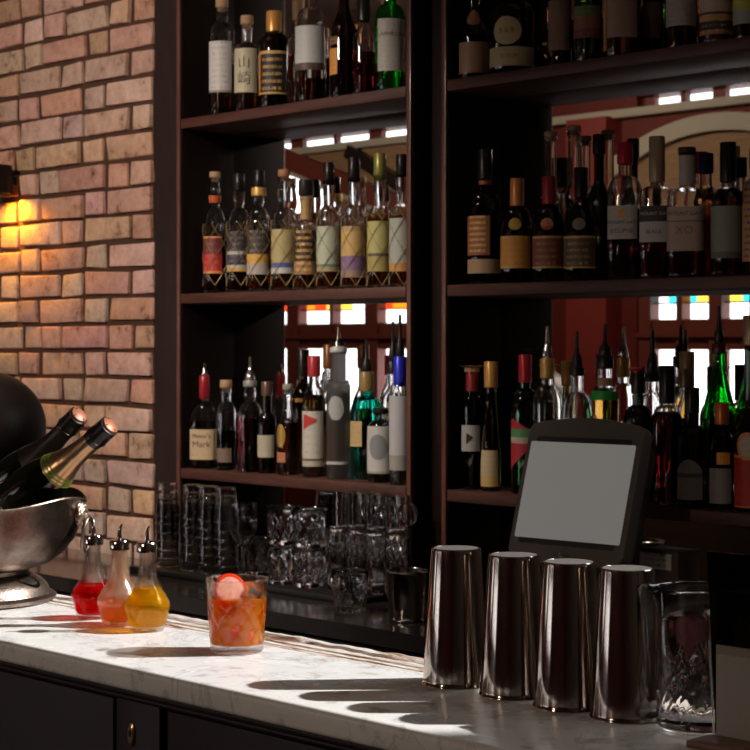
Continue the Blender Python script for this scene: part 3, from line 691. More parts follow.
B(682, -40, -8, -22, 15.5, 6, S1, 'wine-shaped bottle with grey-white printed label over dark red spirit', 0, CLR, REDL, -4, 'round', ('foil', BLK, 14), [(-6, 28, 150, P_([(0, (.44, .39, .35))], (.2, .16, .15), 6, .4))], group=g)
B(717, -44, -10, -26, 17, 6.5, S1, 'bottle with beige label and orange-and-black lettered foot band', 0, CLR, RUM, -6, 'round', ('foil', BLK, 14), [(-8, 37, 150, P_([(0, (.55, .25, .06)), (.10, (.05, .03, .03)), (.30, (.60, .32, .10)), (.44, (.10, .06, .05)), (.5, (.55, .44, .34))], (.6, .5, .4), 9, .42))], group=g)
B(748, -48, -12, -28, 14.5, 6, S1, 'bottle with yellow and grey label at the window end of the top shelf', 0, CLR, RUM, 20, 'round', ('foil', BLK, 14), [(-10, 26, 150, P_([(0, (.36, .38, .34)), (.4, (.50, .48, .06)), (.75, (.4, .42, .36))], (.25, .26, .2), 5, .3))], group=g)
# ---- right bay, middle shelf
g = 'bottles on the middle shelf of the bay behind the till screen'
B(485, 150, 208, 190, 17, 6, S2, 'tall dark bottle with patterned orange label and plain tan foot band', 0, DBR, cap=('foil', BLK, 30), labels=[(217, 256, 110, P_([(0, (.30, .12, .05))], (.75, .42, .10), 7, .55), {'a0': -25}), (260, 274, 200, P_([(0, (.42, .28, .16))])), (181, 185, 300, plain((.4, .08, .03), .4), {'name': 'neck_band'})], group=g)
def bulb(cx, lab, med, capc, caph, top, bodyc, ltxt, h=17):
    B(cx, top, 240, 205, h, 5.5, S2, ltxt, 0, bodyc, sh='round', cap=('foil', capc, caph), labels=[(237, 269, 120, P_(lab[0], lab[1], 5, .45), {'a0': 6}), (219, 231, 46, P_(med), {'outline': oval, 'a0': 8, 'name': 'medallion', 'nz': 5})], group=g, rot=-16)
bulb(517, ([(0, GOLD), (.05, (.62, .28, .05)), (.93, GOLD)], (.5, .2, .04)), [(0, (.45, .26, .04))], (.62, .24, .07), 28, 179, DBR, 'bulbous dark bottle with copper neck foil and orange label with a gold oval above')
bulb(549, ([(0, GOLD), (.06, (.22, .06, .04)), (.93, GOLD)], (.55, .32, .12)), [(0, (.40, .05, .03)), (.3, (.5, .2, .1))], (.36, .03, .04), 28, 177, DBR, 'bulbous dark bottle with red neck foil and maroon label with a red oval above')
bulb(581, ([(0, GOLD), (.05, (.12, .08, .05)), (.93, GOLD)], (.65, .42, .16)), [(0, (.22, .20, .15))], BLK, 30, 168, DBR, 'bulbous dark bottle with black neck and black and gold label with a grey oval above', 18)
B(551, 132, 200, 186, 12, 5.5, S2, 'clear long-necked bottle behind the maroon-labelled one', 1, CLR, None, None, 'slope', ('cork', (.3, .2, .12), 5), [], group=g)
B(574, 126, 196, 182, 14, 6, S2, 'tall clear long-necked bottle behind the grey oval one', 1, CLR, (.6, .55, .4), 230, 'slope', ('cork', (.3, .2, .12), 5), [], group=g)
B(599, 135, 205, 180, 14, 5, S2, 'black bottle with long sloping neck in the back row of the middle shelf', 1, DGR, sh='slope', cap=('foil', BLK, 20), group=g)
B(625, 143, 200, 176, 17.5, 6.5, S2, 'square-shouldered bottle with bright red foil and white label with an orange spot', 0, CLR, REDL, 212, 'square', ('foil', (.50, .02, .05), 22), [(207, 240, 100, P_([(0, (.50, .47, .43))], None), {'text': [('MOUNT GAY', .0092, .50, INK), ('ECLIPSE', .0125, .24, INK)]}), (210, 219, 24, plain((.75, .36, .06), .5), {'outline': oval, 'off': .0012, 'name': 'orange_spot'})], sq=.8, group=g, rot=-12)
B(657, 137, 200, 186, 17.5, 6.5, S2, 'square-shouldered bottle with tan long neck and label black above and white below', 0, CLR, REDL, 214, 'square', ('foil', (.42, .32, .22), 46), [(207, 243, 110, P_([(0, (.50, .47, .44)), (.56, (.035, .03, .03))], None), {'text': [('MOUNT GAY', .0092, .78, (.6, .58, .55)), ('BLACK', .010, .28, INK)]})], sq=.8, group=g, rot=-10)
B(687, 148, 204, 188, 20, 7.5, S2, 'wide square-shouldered bottle with tall beige label and pale ribbed neck', 0, CLR, REDL, 216, 'square', ('cap', (.05, .04, .04), 6), [(208, 252, 120, P_([(0, (.44, .33, .27)), (.66, (.12, .09, .08)), (.68, (.46, .36, .30))], None), {'text': [('MOUNT GAY', .0108, .84, INK), ('XO', .022, .46, (.30, .13, .08))]}), (156, 186, 330, P_([(0, (.42, .38, .33))], (.25, .2, .18), 6, .3), {'name': 'neck_label', 'off': .0006})], sq=.8, group=g, rot=-8)
B(706, 154, 205, 184, 12, 6, S2, 'amber bottle with dark blue capsule in the back row', 1, CLR, AMB, 188, 'slope', ('foil', (.02, .02, .10), 20), [], group=g)
B(728, 143, 202, 188, 16.5, 6.5, S2, 'dark-necked bottle with plain olive green label', 0, CLR, RUM, 190, 'round', ('foil', BLK, 40), [(207, 259, 150, P_([(0, (.13, .13, .10)), (.12, (.22, .25, .18))], (.18, .2, .14), 8, .25))], group=g)
B(757, 150, 190, 178, 14, 6, S2, 'bottle with orange and blue patterned label at the window end of the middle shelf', 0, CLR, RUM, 190, 'round', ('foil', BLK, 20), [(182, 262, 150, P_([(0, (.55, .26, .08))], (.06, .08, .32), 12, .55))], group=g)
# ---- right bay, lower shelf
g = 'bottles on the lower shelf of the bay behind the till screen'
B(472, 366, 408, 395, 10.5, 4.8, S3, 'wine bottle with tan stopper, red neck and white label with a small black bird', 0, DGR, cap=('foil', (.28, .03, .03), 26), labels=[(425, 451, 120, P_([(0, (.40, .38, .36))], (.4, .38, .36), 3, .1)), (433, 444, 34, plain(BLK, .5), {'outline': tri, 'off': .0012, 'name': 'bird_print'}), (366, 372, 330, plain(CORK, .6), {'name': 'stopper_top', 'off': .0034})], group=g)
B(491, 362, 470, 388, 10.5, 5.5, S3, 'slender hock-shaped bottle with gold-orange capsule and low cream label', 0, (.45, .42, .28), None, None, 'slope', ('foil', (.62, .32, .09), 26), [(450, 486, 110, P_([(0, (.62, .42, .14)), (.3, (.56, .46, .26))], (.4, .25, .1), 7, .4))], group=g)
B(525, 355, 412, 388, 14, 5.2, S3, 'green bottle with red cap and slanted red, white and green label', 0, (.03, .16, .05), None, None, 'round', ('foil', (.42, .02, .04), 28), [(418, 470, 120, P_([(0, (.50, .03, .04)), (.52, (.55, .45, .35)), (.64, (.10, .30, .12)), (.8, (.48, .03, .04))], None), {'outline': tri})], group=g)
B(547, 327, 405, 385, 15, 5.5, S3, 'clear round-shouldered bottle with gold neck label and thin steel pourer', 0, CLR, (.6, .55, .4), 425, 'round', ('foil', (.56, .34, .10), 20), [], pourer=32, group=g, extra=CHROME)
B(577, 332, 420, 392, 17, 6, S3, 'round-bellied pale amber bottle with long black pourer behind the till screen', 0, CLR, GLD, 420, 'round', ('cap', BLK, 8), [], pourer=36, group=g)
B(605, 325, 398, 388, 13.5, 7, S3, 'amber glass bottle with black pourer, tan neck band and green heart', 0, CLR, (.75, .40, .06), 400, 'square', ('cap', BLK, 12), [(378, 386, 300, plain((.45, .28, .15), .5), {'name': 'neck_band'}), (391, 400, 200, plain((.03, .4, .05), .4), {'name': 'green_band'})], pourer=32, group=g)
B(638, 368, 422, 405, 14.5, 5.5, S3, 'round dark bottle with a small red button on its cap', 0, DGR, cap=('cap', BLK, 26), labels=[(367, 373, 60, plain((.6, .02, .05), .4), {'name': 'red_button', 'outline': oval, 'off': .0035})], group=g)
B(667, 366, 425, 405, 15.5, 6.5, S3, 'round-bellied dark red bottle with black neck', 0, CLR, REDL, 412, 'round', ('foil', BLK, 38), [], group=g)
B(652, 330, 405, 390, 13, 6, S3, 'clear bottle with wide black pourer in the back row of the lower shelf', 1, CLR, (.6, .5, .4), 420, 'slope', ('cap', BLK, 8), [], pourer=44, group=g)
B(692, 388, 445, 425, 15, 6, S3, 'black bottle with arched grey-white label right of the till screen', 0, DGR, cap=('foil', BLK, 26), labels=[(459, 499, 110, P_([(0, (.34, .31, .29)), (.55, (.16, .13, .11)), (.66, (.38, .36, .33))], (.2, .17, .15), 6, .35), {'outline': arched})], group=g, Ypos=SY0+.05)
B(687, 352, 415, 395, 12, 6, S3, 'clear bottle with tan neck wrap behind the arched-label bottle', 1, CLR, (.5, .4, .3), 430, 'slope', ('foil', (.30, .18, .10), 36), [], group=g)
B(719, 306, 425, 355, 17, 5.5, S3, 'bright green cone-shouldered bottle with tall black pourer', 1, (.03, .75, .10), None, None, 'slope', ('cap', (.10, .01, .02), 10), [], pourer=38, group=g)
B(722, 403, 452, 430, 12.5, 5.5, S3, 'bottle with copper cap, orange patch and grey label, in front of the green bottle', 0, DBR, cap=('foil', (.62, .15, .04), 22), labels=[(468, 503, 120, P_([(0, (.28, .25, .26))], (.22, .19, .2), 6, .2)), (452, 464, 60, plain((.85, .36, .05), .4), {'a0': 20, 'name': 'orange_patch'})], group=g)
B(751, 316, 436, 405, 16, 6.5, S3, 'bottle with big red label under a round orange medallion on the lower shelf', 0, DGR, cap=('foil', (.36, .26, .15), 30), sh='slope', labels=[(455, 507, 150, P_([(0, ORG), (.03, (.50, .03, .03)), (.95, ORG)], (.62, .2, .12), 5, .35)), (432, 460, 80, P_([(0, (.72, .28, .10))]), {'outline': oval, 'off': .0012, 'name': 'medallion', 'nz': 6}), (436, 456, 56, P_([(0, (.55, .50, .42))], (.3, .1, .06), 3, .4), {'outline': oval, 'off': .0022, 'name': 'medallion_centre', 'nz': 6})], group=g)

# ------------------------------------------------------------------ glassware on the back counter
THIN = glass((1, 1, 1), 0)
def tumbler(h, r0, r1, wl=.0016, base=.005):
    return [(0, .001), (r0*.8, .001), (r0*.92, 0), (r0, .002), (r1, h-.001), (r1-wl/2, h), (r1-wl, h-.001), (r0-wl, base+.001), (r0*.6, base), (0, base)]
def put(t, px, Y, Z): X, s = y_plane(px, Y); t.location = (X, Y, Z)
# four tall stacks of nested tumblers
st_names = ['nearest the brick wall', 'second from the brick wall', 'third from the brick wall', 'nearest the wine glass']
proto = None
for k, px in enumerate((168, 193, 209, 226)):
    for j in range(7):
        lab = 'clear tumbler in the nested tall stack %s, %s' % (st_names[k], ['lowest of the stack', 'one above the lowest', 'two above the lowest', 'middle of the stack', 'two below the topmost', 'one below the topmost', 'topmost of the stack'][j])
        if proto is None:
            proto = tag(lathe('tumbler', tumbler(.086, .025, .0308)[:4]+[(.0306, .078), (.0322, .0805), (.0322, .085), (.0314, .086), (.0300, .085), (.0234, .006), (.015, .005), (0, .005)], THIN, seg=32), lab, 'glass', 'nested tumblers in tall stacks'); o = proto
        else:
            o = proto.copy(); COL.objects.link(o); o['label'] = lab
        X, s = y_plane(px, 2.80)
        # upside down nested
        o.rotation_euler = (PI, 0, .3*j+k); o.location = (X+.0004*math.sin(j*2.3+k), 2.80, MATZ+.0865+j*.0215)
# wine glass
wg = thing('wine_glass', 'single upright wine glass beside the tumbler stacks', 'glass'); put(wg, 243, 2.77, MATZ+.0003)
lathe('bowl', [(0, .082), (.010, .083), (.030, .108), (.036, .14), (.033, .185), (.032, .185), (.0348, .14), (.0288, .109), (.009, .0845), (0, .0835)], THIN, wg, seg=32)
lathe('stem', [(0, .0035), (.012, .004), (.0038, .014), (.0032, .05), (.005, .078), (.0098, .0828), (0, .0818)], THIN, wg, seg=20)
lathe('foot', [(0, 0), (.031, 0), (.032, .001), (.012, .0038), (0, .0033)], THIN, wg, seg=32)
# cut rocks glasses, stacked in twos
def cutglass(name, h, r0, r1, base, amp, n, z0, z1, m, parent=None, seg=96, rows=26, wl=.0026, slant=1.0):
    def rf(R, Z, a): return R, Z
    prof = [(0, .001), (r0*.8, .001), (r0*.93, 0), (r0, .003)]
    bm = bmesh.new(); outer = []
    zs = [.003+(h-.0015-.003)*i/rows for i in range(rows+1)]
    rings = [[bm.verts.new((0, 0, .001))]]
    def ring(rad, z, cut):
        rr = []
        for i in range(seg):
            a = 2*PI*i/seg; R = rad
            if cut and z0 < z < z1:
                e = min(1, (z-z0)/.006, (z1-z)/.006)
                p = (z-z0)/(z1-z0)*slant*PI
                u1 = abs(math.sin((a*n/2)+p)); u2 = abs(math.sin((a*n/2)-p))
                d = max(0, 1-u1*2.6)+max(0, 1-u2*2.6)
                R -= amp*min(1, d)*e
            rr.append(bm.verts.new((R*math.cos(a), R*math.sin(a), z)))
        return rr
    rings.append(ring(r0*.8, .001, 0)); rings.append(ring(r0*.93, 0, 0))
    for z in zs: rings.append(ring(r0+(r1-r0)*z/h, z, 1))
    rings.append(ring(r1-wl/2, h, 0)); rings.append(ring(r1-wl, h-.0015, 0))
    for q in (.75, .5, .25, 0): rings.append(ring(r0+(r1-r0)*((h-base)*q+base)/h-wl, base+(h-base)*q, 0))
    rings.append(ring(r0*.55, base-.0006, 0)); rings.append([bm.verts.new((0, 0, base-.0006))])
    for A, Bq in zip(rings, rings[1:]):
        for i in range(seg):
            j = (i+1) % seg
            if len(A) == 1: bm.faces.new((A[0], Bq[i], Bq[j]))
            elif len(Bq) == 1: bm.faces.new((A[i], A[j], Bq[0]))
            else: bm.faces.new((A[i], A[j], Bq[j], Bq[i]))
    return from_bm(name, bm, m, parent, sharp=60)
base_r = cutglass('rocks_glass', .092, .035, .0415, .010, .0022, 9, .008, .07, THIN, seg=90, rows=20)
spots = [(260, 2.855, 0, 'cut rocks glass beside the wine glass, bottom of its stack'), (265, 2.865, 1, 'cut rocks glass raised behind the wine glass bowl'), (283.5, 2.795, 0, 'cut rocks glass under the tallest rocks glass stack'), (283.5, 2.795, 1, 'cut rocks glass on top of its stack, brightest patterned'), (309, 2.80, 0, 'cut rocks glass, bottom of the stack nearest the highballs'), (309, 2.80, 1, 'cut rocks glass, top of the stack nearest the highballs')]
for i, (px, Y, lv, lab) in enumerate(spots):
    o = base_r if i == 0 else base_r.copy()
    if i: COL.objects.link(o)
    tag(o, lab, 'glass', 'cut rocks glasses stacked on the rubber mat')
    X, s = y_plane(px, Y); o.location = (X, Y, MATZ+.0003+lv*.0925); o.rotation_euler = (0, 0, i*1.3)
under = base_r.copy(); COL.objects.link(under); tag(under, 'cut rocks glass hidden below the one behind the wine glass', 'glass', 'cut rocks glasses stacked on the rubber mat')
X, s = y_plane(265, 2.865); under.location = (X, 2.872, MATZ+.0003)
bpy.data.objects.remove(under)
for o in list(COL.objects):
    if o.get('label', '') == 'cut rocks glass raised behind the wine glass bowl': bpy.data.objects.remove(o)
# highballs, upside down, diamond pattern near their feet
hb = cutglass('highball_glass', .145, .027, .0308, .010, .0026, 12, .006, .066, THIN, seg=96, rows=26, slant=1.6)
hl = ['diamond-cut highball glass standing upside down next to the rocks glasses', 'diamond-cut highball glass upside down, second in the row of four', 'diamond-cut highball glass upside down, third in the row of four', 'diamond-cut highball glass upside down behind the steel cup']
HBX = [(340, 2.83), (359, 2.83), (378, 2.83), (397, 2.83)]
for i, (px, Y) in enumerate(HBX):
    o = hb if i == 0 else hb.copy()
    if i: COL.objects.link(o)
    tag(o, hl[i], 'glass', 'upside-down highball glasses'); X, s = y_plane(px, Y)
    o.rotation_euler = (PI, 0, i*.7); o.location = (X, Y, MATZ+.1453)
# glass mugs stacked on the highballs, ring handles towards the room
ml = ['small glass mug on top of the second highball, handle showing', 'small glass mug on top of the third highball, handle showing', 'small glass mug next to the centre post, handle showing']
mp = None
for i, (px, k) in enumerate(((359, 1), (378, 2), (397, 3))):
    if mp is None:
        mp = thing('glass_mug', ml[0], 'mug', group='glass mugs on top of the highballs')
        lathe('body', tumbler(.082, .0285, .0295, .0025, .006), THIN, mp, seg=32)
        pts = [(.0 , -.031-.020-.020*math.cos(a), .043+.024*math.sin(a)) for a in [2*PI*q/20 for q in range(20)]]
        tube('handle', [(x, y+.0205, z) for x, y, z in pts], .0042, THIN, mp, sides=8, closed=True)
        m = mp
    else: m = clone(mp); m['label'] = ml[i]
    X, s = y_plane(px, 2.83); m.location = (X, 2.83, MATZ+.1457); m.rotation_euler = (0, 0, math.radians(100 if i else 100))
# front glass with dark slices
fg = thing('rocks_glass', 'rocks glass holding dark shreds, standing in front of the highballs', 'glass'); put(fg, 350, 2.665, BCZ+.0004)
cutglass('glass_body', .092, .034, .041, .010, .0018, 8, .008, .06, THIN, fg, seg=80, rows=18)
random.seed(3)
for i in range(7):
    a = random.uniform(0, 6.28); r = random.uniform(0, .012)
    box('dark_shred', -.003, .003, -.001, .001, -.022, .022, plain((.02, .02, .018), .3), fg, bev=.0008, loc=(r*math.cos(a), r*math.sin(a), .045+.005*i), rot=(random.uniform(-.5, .5), random.uniform(-.5, .5), a))
# julep cup
jc = thing('julep_cup', 'polished steel julep cup with beaded rims on the back worktop', 'cup'); put(jc, 407, 2.665, BCZ+.0004)
lathe('body', [(0, .001), (.034, .001), (.037, 0), (.0385, .002), (.037, .005), (.0375, .010), (.040, .05), (.0425, .096), (.0445, .100), (.0455, .103), (.0445, .106), (.0425, .107), (.041, .104), (.0385, .05), (.036, .010), (0, .006)], mat('dark_steel', (.38, .35, .32), .16, metal=1), jc, seg=48)
# ------------------------------------------------------------------ till screen
tl = thing('till_screen', 'tilted charcoal touch screen till with a blank grey display', 'till')
Xt, s = y_plane(578, 2.70); tl.location = (Xt, 2.70, BCZ); tl.rotation_euler = (0, 0, math.radians(4))
PL = mat('charcoal_plastic', (.105, .092, .082), .38, bump=.1, bscale=900, bdist=.0005)
PLD = mat('dark_plastic', (.02, .018, .017), .4)
Rt = Matrix.Translation((0, 0, .292)) @ Matrix.Rotation(math.radians(-17), 4, 'X')
def rbox(name, w, h, d0, d1, m, parent, rad=.02, top_arc=0, w2=None, bev=.003):
    """upright rounded slab, front face at -d0"""
    bm = bmesh.new()
    def outl(w, h, arc):
        pts = []
        for cx, cz, a0 in ((w/2-rad, h/2-rad, 0), (-w/2+rad, h/2-rad, 90), (-w/2+rad, -h/2+rad, 180), (w/2-rad, -h/2+rad, 270)):
            for i in range(7):
                a = math.radians(a0+15*i); pts.append((cx+rad*math.cos(a), cz+rad*math.sin(a)))
            if a0 == 0 and arc:
                for i in range(1, 12): q = i/12; x = (w/2-rad)*(1-2*q); pts.append((x, h/2+arc*math.sin(PI*q)))
            if a0 == 180 and arc:
                for i in range(1, 12): q = i/12; x = (-w/2+rad)*(1-2*q); pts.append((x, -h/2-arc*math.sin(PI*q)))
        return pts
    A = [bm.verts.new((x, d0, z)) for x, z in outl(w, h, top_arc)]
    k = (w2 or w)/w
    Bv = [bm.verts.new((x*k, d1, z*k)) for x, z in outl(w, h, top_arc)]
    bm.faces.new(A); bm.faces.new(Bv[::-1])
    for i in range(len(A)): bm.faces.new((A[i], A[(i+1) % len(A)], Bv[(i+1) % len(A)], Bv[i]))
    bmesh.ops.recalc_face_normals(bm, faces=bm.faces)
    e = [e for e in bm.edges if all(abs(v.co.y-d0) < 1e-6 for v in e.verts)]
    if bev: bmesh.ops.bevel(bm, geom=e, offset=bev, segments=3, affect='EDGES', profile=.5)
    o = from_bm(name, bm, m, parent); return o
bz = rbox('bezel', .272, .275, -.012, .02, PL, tl, .022, .012); bz.matrix_local = Rt
sur = rbox('screen_surround', .226, .216, -.0128, -.009, PLD, bz, .004, 0, bev=.001)
scm, n, b = nt('screen'); b.inputs['Base Color'].default_value = (.16, .155, .15, 1); b.inputs['Roughness'].default_value = .38
b.inputs['Emission Color'].default_value = (1, .96, .90, 1); b.inputs['Emission Strength'].default_value = .13
tc = n.nodes.new('ShaderNodeTexCoord'); t_ = n.nodes.new('ShaderNodeTexNoise'); t_.inputs['Scale'].default_value = 9; t_.inputs['Detail'].default_value = 4
mr = n.nodes.new('ShaderNodeMapRange'); mr.inputs['To Min'].default_value = .22; mr.inputs['To Max'].default_value = .55
n.links.new(tc.outputs['Object'], t_.inputs['Vector']); n.links.new(t_.outputs['Fac'], mr.inputs['Value']); n.links.new(mr.outputs[0], b.inputs['Roughness'])
rbox('display', .248, .194, -.0134, -.0125, scm, bz, .003, 0, bev=0)
lathe('badge', [(0, 0), (.010, 0), (.012, .0012), (.0135, .0012), (.0135, 0)], mat('badge_metal', (.12, .11, .10), .3, metal=.7), bz, seg=32, loc=(0, -.0122, -.124), rot=(PI/2, 0, 0)).scale = (1, .55, 1)
hs = rbox('rear_housing', .258, .258, .0205, .085, PLD, tl, .022, .010, w2=.215, bev=0); hs.matrix_local = Rt
tube('stand', [(0, .10, .26), (0, .09, .15), (0, .06, .02)], [.03, .035, .05], PLD, tl, sides=16)
box('foot', -.10, .10, -.04, .14, .0003, .02, PLD, tl, bev=.006)
# ------------------------------------------------------------------ small things right of the till
cl = thing('cloth_bundle', 'crumpled burgundy cloth bundle on the back worktop behind the mixing glass', 'cloth')
bm = bmesh.new(); bmesh.ops.create_icosphere(bm, subdivisions=4, radius=1)
for v in bm.verts:
    nn = _noise.noise(v.co*1.6)*.22+_noise.noise(v.co*4)*.08
    v.co = Vector((v.co.x*.062*(1+nn), v.co.y*.05*(1+nn), max(-.055, v.co.z*.065*(1+nn))))
o = from_bm('folds', bm, mat('burgundy_cloth', (.16, .05, .06), .75, bump=.3, bscale=120), cl)
X, s = y_plane(683, 2.66); cl.location = (X, 2.66, BCZ+.056)
box('card_reader_body', 0, 1, 0, 1, 0, 1, BLACK)
bpy.data.objects.remove(bpy.data.objects['card_reader_body'])
bxx = thing('receipt_box', 'small dark carton with a pale printed label beside the burgundy cloth', 'box')
X, s = y_plane(676, 2.86); bxx.location = (X, 2.84, BCZ+.0003)
box('carton', -.045, .045, -.035, .035, 0, .182, plain((.05, .016, .012), .5), bxx, bev=.002)
box('label', -.045, .030, -.0362, -.0352, .145, .176, P_([(0, (.50, .47, .40))], (.12, .1, .08), 3, .5), bxx)
cp = tag(lathe('small_cup', [(0, 0), (.018, 0), (.024, .03), (.0235, .03), (.017, .003), (0, .003)], plain((.5, .55, .5), .4), seg=24), 'tiny pale cup on the back worktop just behind the mixing glass rim', 'cup')
X, s = y_plane(655, 2.58); cp.location = (X, 2.572, BCZ+.0003)
ug = tag(lathe('tumbler', tumbler(.11, .026, .032), THIN, seg=32), 'lone clear tumbler on the back worktop under the red-labelled bottle', 'glass')
X, s = y_plane(728, 2.82); ug.location = (X, 2.82, BCZ+.0003)
# ------------------------------------------------------------------ steel shaker tins on the bar
SMUDGE, n, b = nt('shaker_steel'); b.inputs['Base Color'].default_value = (.50, .44, .39, 1); b.inputs['Metallic'].default_value = 1
tc = n.nodes.new('ShaderNodeTexCoord'); t_ = n.nodes.new('ShaderNodeTexNoise'); t_.inputs['Scale'].default_value = 40; t_.inputs['Detail'].default_value = 8
mr = n.nodes.new('ShaderNodeMapRange'); mr.inputs['To Min'].default_value = .03; mr.inputs['To Max'].default_value = .17
n.links.new(tc.outputs['Object'], t_.inputs['Vector']); n.links.new(t_.outputs['Fac'], mr.inputs['Value']); n.links.new(mr.outputs[0], b.inputs['Roughness'])
tin = lathe('shaker_tin', [(.0427, 0), (.0434, .0008), (.0432, .002), (.0423, .003), (.0421, .006), (.0318, .168), (.0312, .1715), (.0300, .1725), (.0288, .1722), (.0284, .1716), (0, .1714), (0, .1700), (.0290, .1700), (.0308, .166), (.0411, .006), (.0418, .0005)], SMUDGE, seg=72, close=False)
base_disc = lathe('brushed_base', [(0, .1716), (.0282, .1718), (.0282, .1721), (0, .1719)], mat('scratched_steel', (.62, .58, .54), .42, metal=1, bump=.5, bscale=600), tin, seg=48)
tls = ['upside-down steel shaker tin at the brick wall end of the row of four', 'upside-down steel shaker tin, second from the brick wall end of the row', 'upside-down steel shaker tin, third in the row, second from the mixing glass', 'upside-down steel shaker tin touching the shadow of the mixing glass']
tls[3] = 'upside-down steel shaker tin right next to the mixing glass'
TX = [(456, 683.5), (514, 694.5), (569, 706), (627, 717)]
for i, (px, py) in enumerate(TX):
    o = tin if i == 0 else tin.copy()
    if i:
        COL.objects.link(o); bd = base_disc.copy(); COL.objects.link(bd); bd.parent = o
    tag(o, tls[i], 'shaker', 'four steel shaker tins upside down on the marble'); X, Y, s = z_plane(px, py, CZ)
    o.location = (X, Y, CZ+.0003); o.rotation_euler = (0, 0, i*2.1)
    print('tin', i, X, Y, s)
# mixing glass
mg = thing('mixing_glass', 'clear mixing glass with pouring lip and diamond-cut lower half', 'glass')
X, Y, s = z_plane(699, 727, CZ); mg.location = (X, Y, CZ+.0003); print('mix', X, Y, s)
mb = cutglass('glass_body', .158, .0475, .0475, .014, .0013, 14, .016, .088, THIN, mg, seg=140, rows=40, wl=.003, slant=2.2)
camdir = math.atan2(0-Y, 0-X)                      # towards the camera
lipa = camdir-PI/2+.0                              # the lip points to picture left
for v in mb.data.vertices:
    a = math.atan2(v.co.y, v.co.x); d = (a-lipa+PI) % (2*PI)-PI
    if v.co.z > .128 and math.hypot(v.co.x, v.co.y) > .03:
        q = (v.co.z-.128)/.03; k = math.exp(-(d/.22)**2)*q*q*.011
        v.co.x += math.cos(lipa)*k; v.co.y += math.sin(lipa)*k
# smoked menu stand at the picture edge
ms = thing('menu_stand', 'smoky clear upright menu holder on a wooden foot next to the mixing glass', 'menu holder')
X, Y, s = z_plane(716, 741, CZ); ms.location = (X, Y, CZ+.0003); ms.rotation_euler = (0, 0, 0); print('menu', X, Y)
SMOKE = mat('smoky_acrylic', (.03, .03, .03), .03, trans=1, ior=1.25)
bm = bmesh.new()
vs = [(0, 0, .004), (.26, 0, .004), (.26, 0, .205), (-.012, 0, .205)]
fr = [bm.verts.new((x, 0, z)) for x, y, z in vs]; bk = [bm.verts.new((x, .003, z)) for x, y, z in vs]
bm.faces.new(fr); bm.faces.new(bk[::-1])
for i in range(4): bm.faces.new((fr[i], fr[(i+1) % 4], bk[(i+1) % 4], bk[i]))
from_bm('acrylic_sheet', bm, SMOKE, ms, smooth=False)
tube('polished_edge', [(-.0035, .0015, .004), (-.0100, .0015, .108)], .0011, mat('clear_edge', (.9, .85, .8), .1, trans=.6), ms, sides=6)
box('card', .002, .256, -.0025, -.0008, .004, .105, P_([(0, (.40, .37, .34)), (.90, (.30, .25, .2))], (.33, .30, .28), 5, .3), ms)
box('foot', -.004, .26, -.05, -.004, 0, .008, wood('foot_wood', (.12, .05, .02), (.26, .12, .06), .4, (1, 8, 8)), ms, bev=.002)
# ------------------------------------------------------------------ cocktail
ck = thing('cocktail', 'amber cocktail over ice in a cut rocks glass with red citrus garnish', 'cocktail')
X, Y, s = z_plane(237, 651.5, CZ); ck.location = (X, Y, CZ+.0003); ck.rotation_euler = (0, 0, .5); print('cocktail', X, Y, s)
r0, r1, hh = .0372, .0440, .103
gl = cutglass('glass_body', hh, r0, r1, .012, .0024, 8, .012, .070, thin_mat('clear_crystal', (1, .99, .98), .99, .5, refr=.5, f0=.03), ck, seg=160, rows=56, wl=.003, slant=1.3)
AL = thin_mat('amber_drink', (1, .56, .12), 1, .1, refr=.7, bump=.5, bscale=70, diff=.30, dcol=(1, .24, .0), dcol2=(1, .66, .06), f0=.02)
wl = .0030-.0006
lr = lambda z: r0+(r1-r0)*z/hh-wl
lathe('drink', [(0, .0118), (r0*.5, .0118), (lr(.014), .0125), (lr(.04), .04), (lr(.076), .076), (lr(.0765)-.001, .0762), (0, .0762)], AL, ck, seg=64)
ICE = mat('ice', (1, .97, .93), .06, trans=1, ior=1.31, bump=.3, bscale=60, bdist=.002)
ICED = thin_mat('tinted_ice', (1, .72, .35), 1, .4, refr=.75, bump=.6, bscale=80, diff=.3, dcol=(1, .34, .0), dcol2=(1, .8, .2), f0=.03)
def chunk(name, m, parent, sx, loc, rot, seed):
    random.seed(seed); bm = bmesh.new(); add_box(bm, -sx/2, sx/2, -sx/2, sx/2, -sx/2, sx/2)
    for v in bm.verts: v.co *= random.uniform(.85, 1.1)
    bmesh.ops.bevel(bm, geom=bm.edges[:], offset=sx*.14, segments=3, affect='EDGES', profile=.6)
    return from_bm(name, bm, m, parent, loc=loc, rot=rot)
for i, (x, y, z, sx, m) in enumerate(((-.004, .008, .084, .026, ICE), (.018, .006, .082, .024, ICE), (-.013, -.012, .050, .026, ICED), (.014, -.008, .052, .026, ICED), (.002, .014, .050, .025, ICED), (-.008, .010, .024, .022, ICED))):
    chunk('ice_cube', m, ck, sx, (x, y, z), (.4*i, .3+.5*i, .8*i), i)
REDP = mat('red_citrus', (.85, .05, .01), .3, trans=.35, ior=1.3, bump=.4, bscale=90)
PITH = mat('pink_pulp', (.85, .32, .22), .45, trans=.25, bump=.8, bscale=120, bdist=.003, vary=.35, vscale=60)
ga = thing('g', '', ''); bpy.data.objects.remove(ga)
gs = lathe('citrus_slice', [(0, -.0035), (.0205, -.0035), (.023, -.001), (.023, .001), (.0205, .0035), (0, .0035)], REDP, ck, seg=36)
vdir = math.atan2(-(-Y), 0)
Rz = Matrix.Rotation(-ck.rotation_euler.z, 4, 'Z') @ Matrix.Rotation(math.atan2(-X, Y), 4, 'Z')     # local frame facing the room side
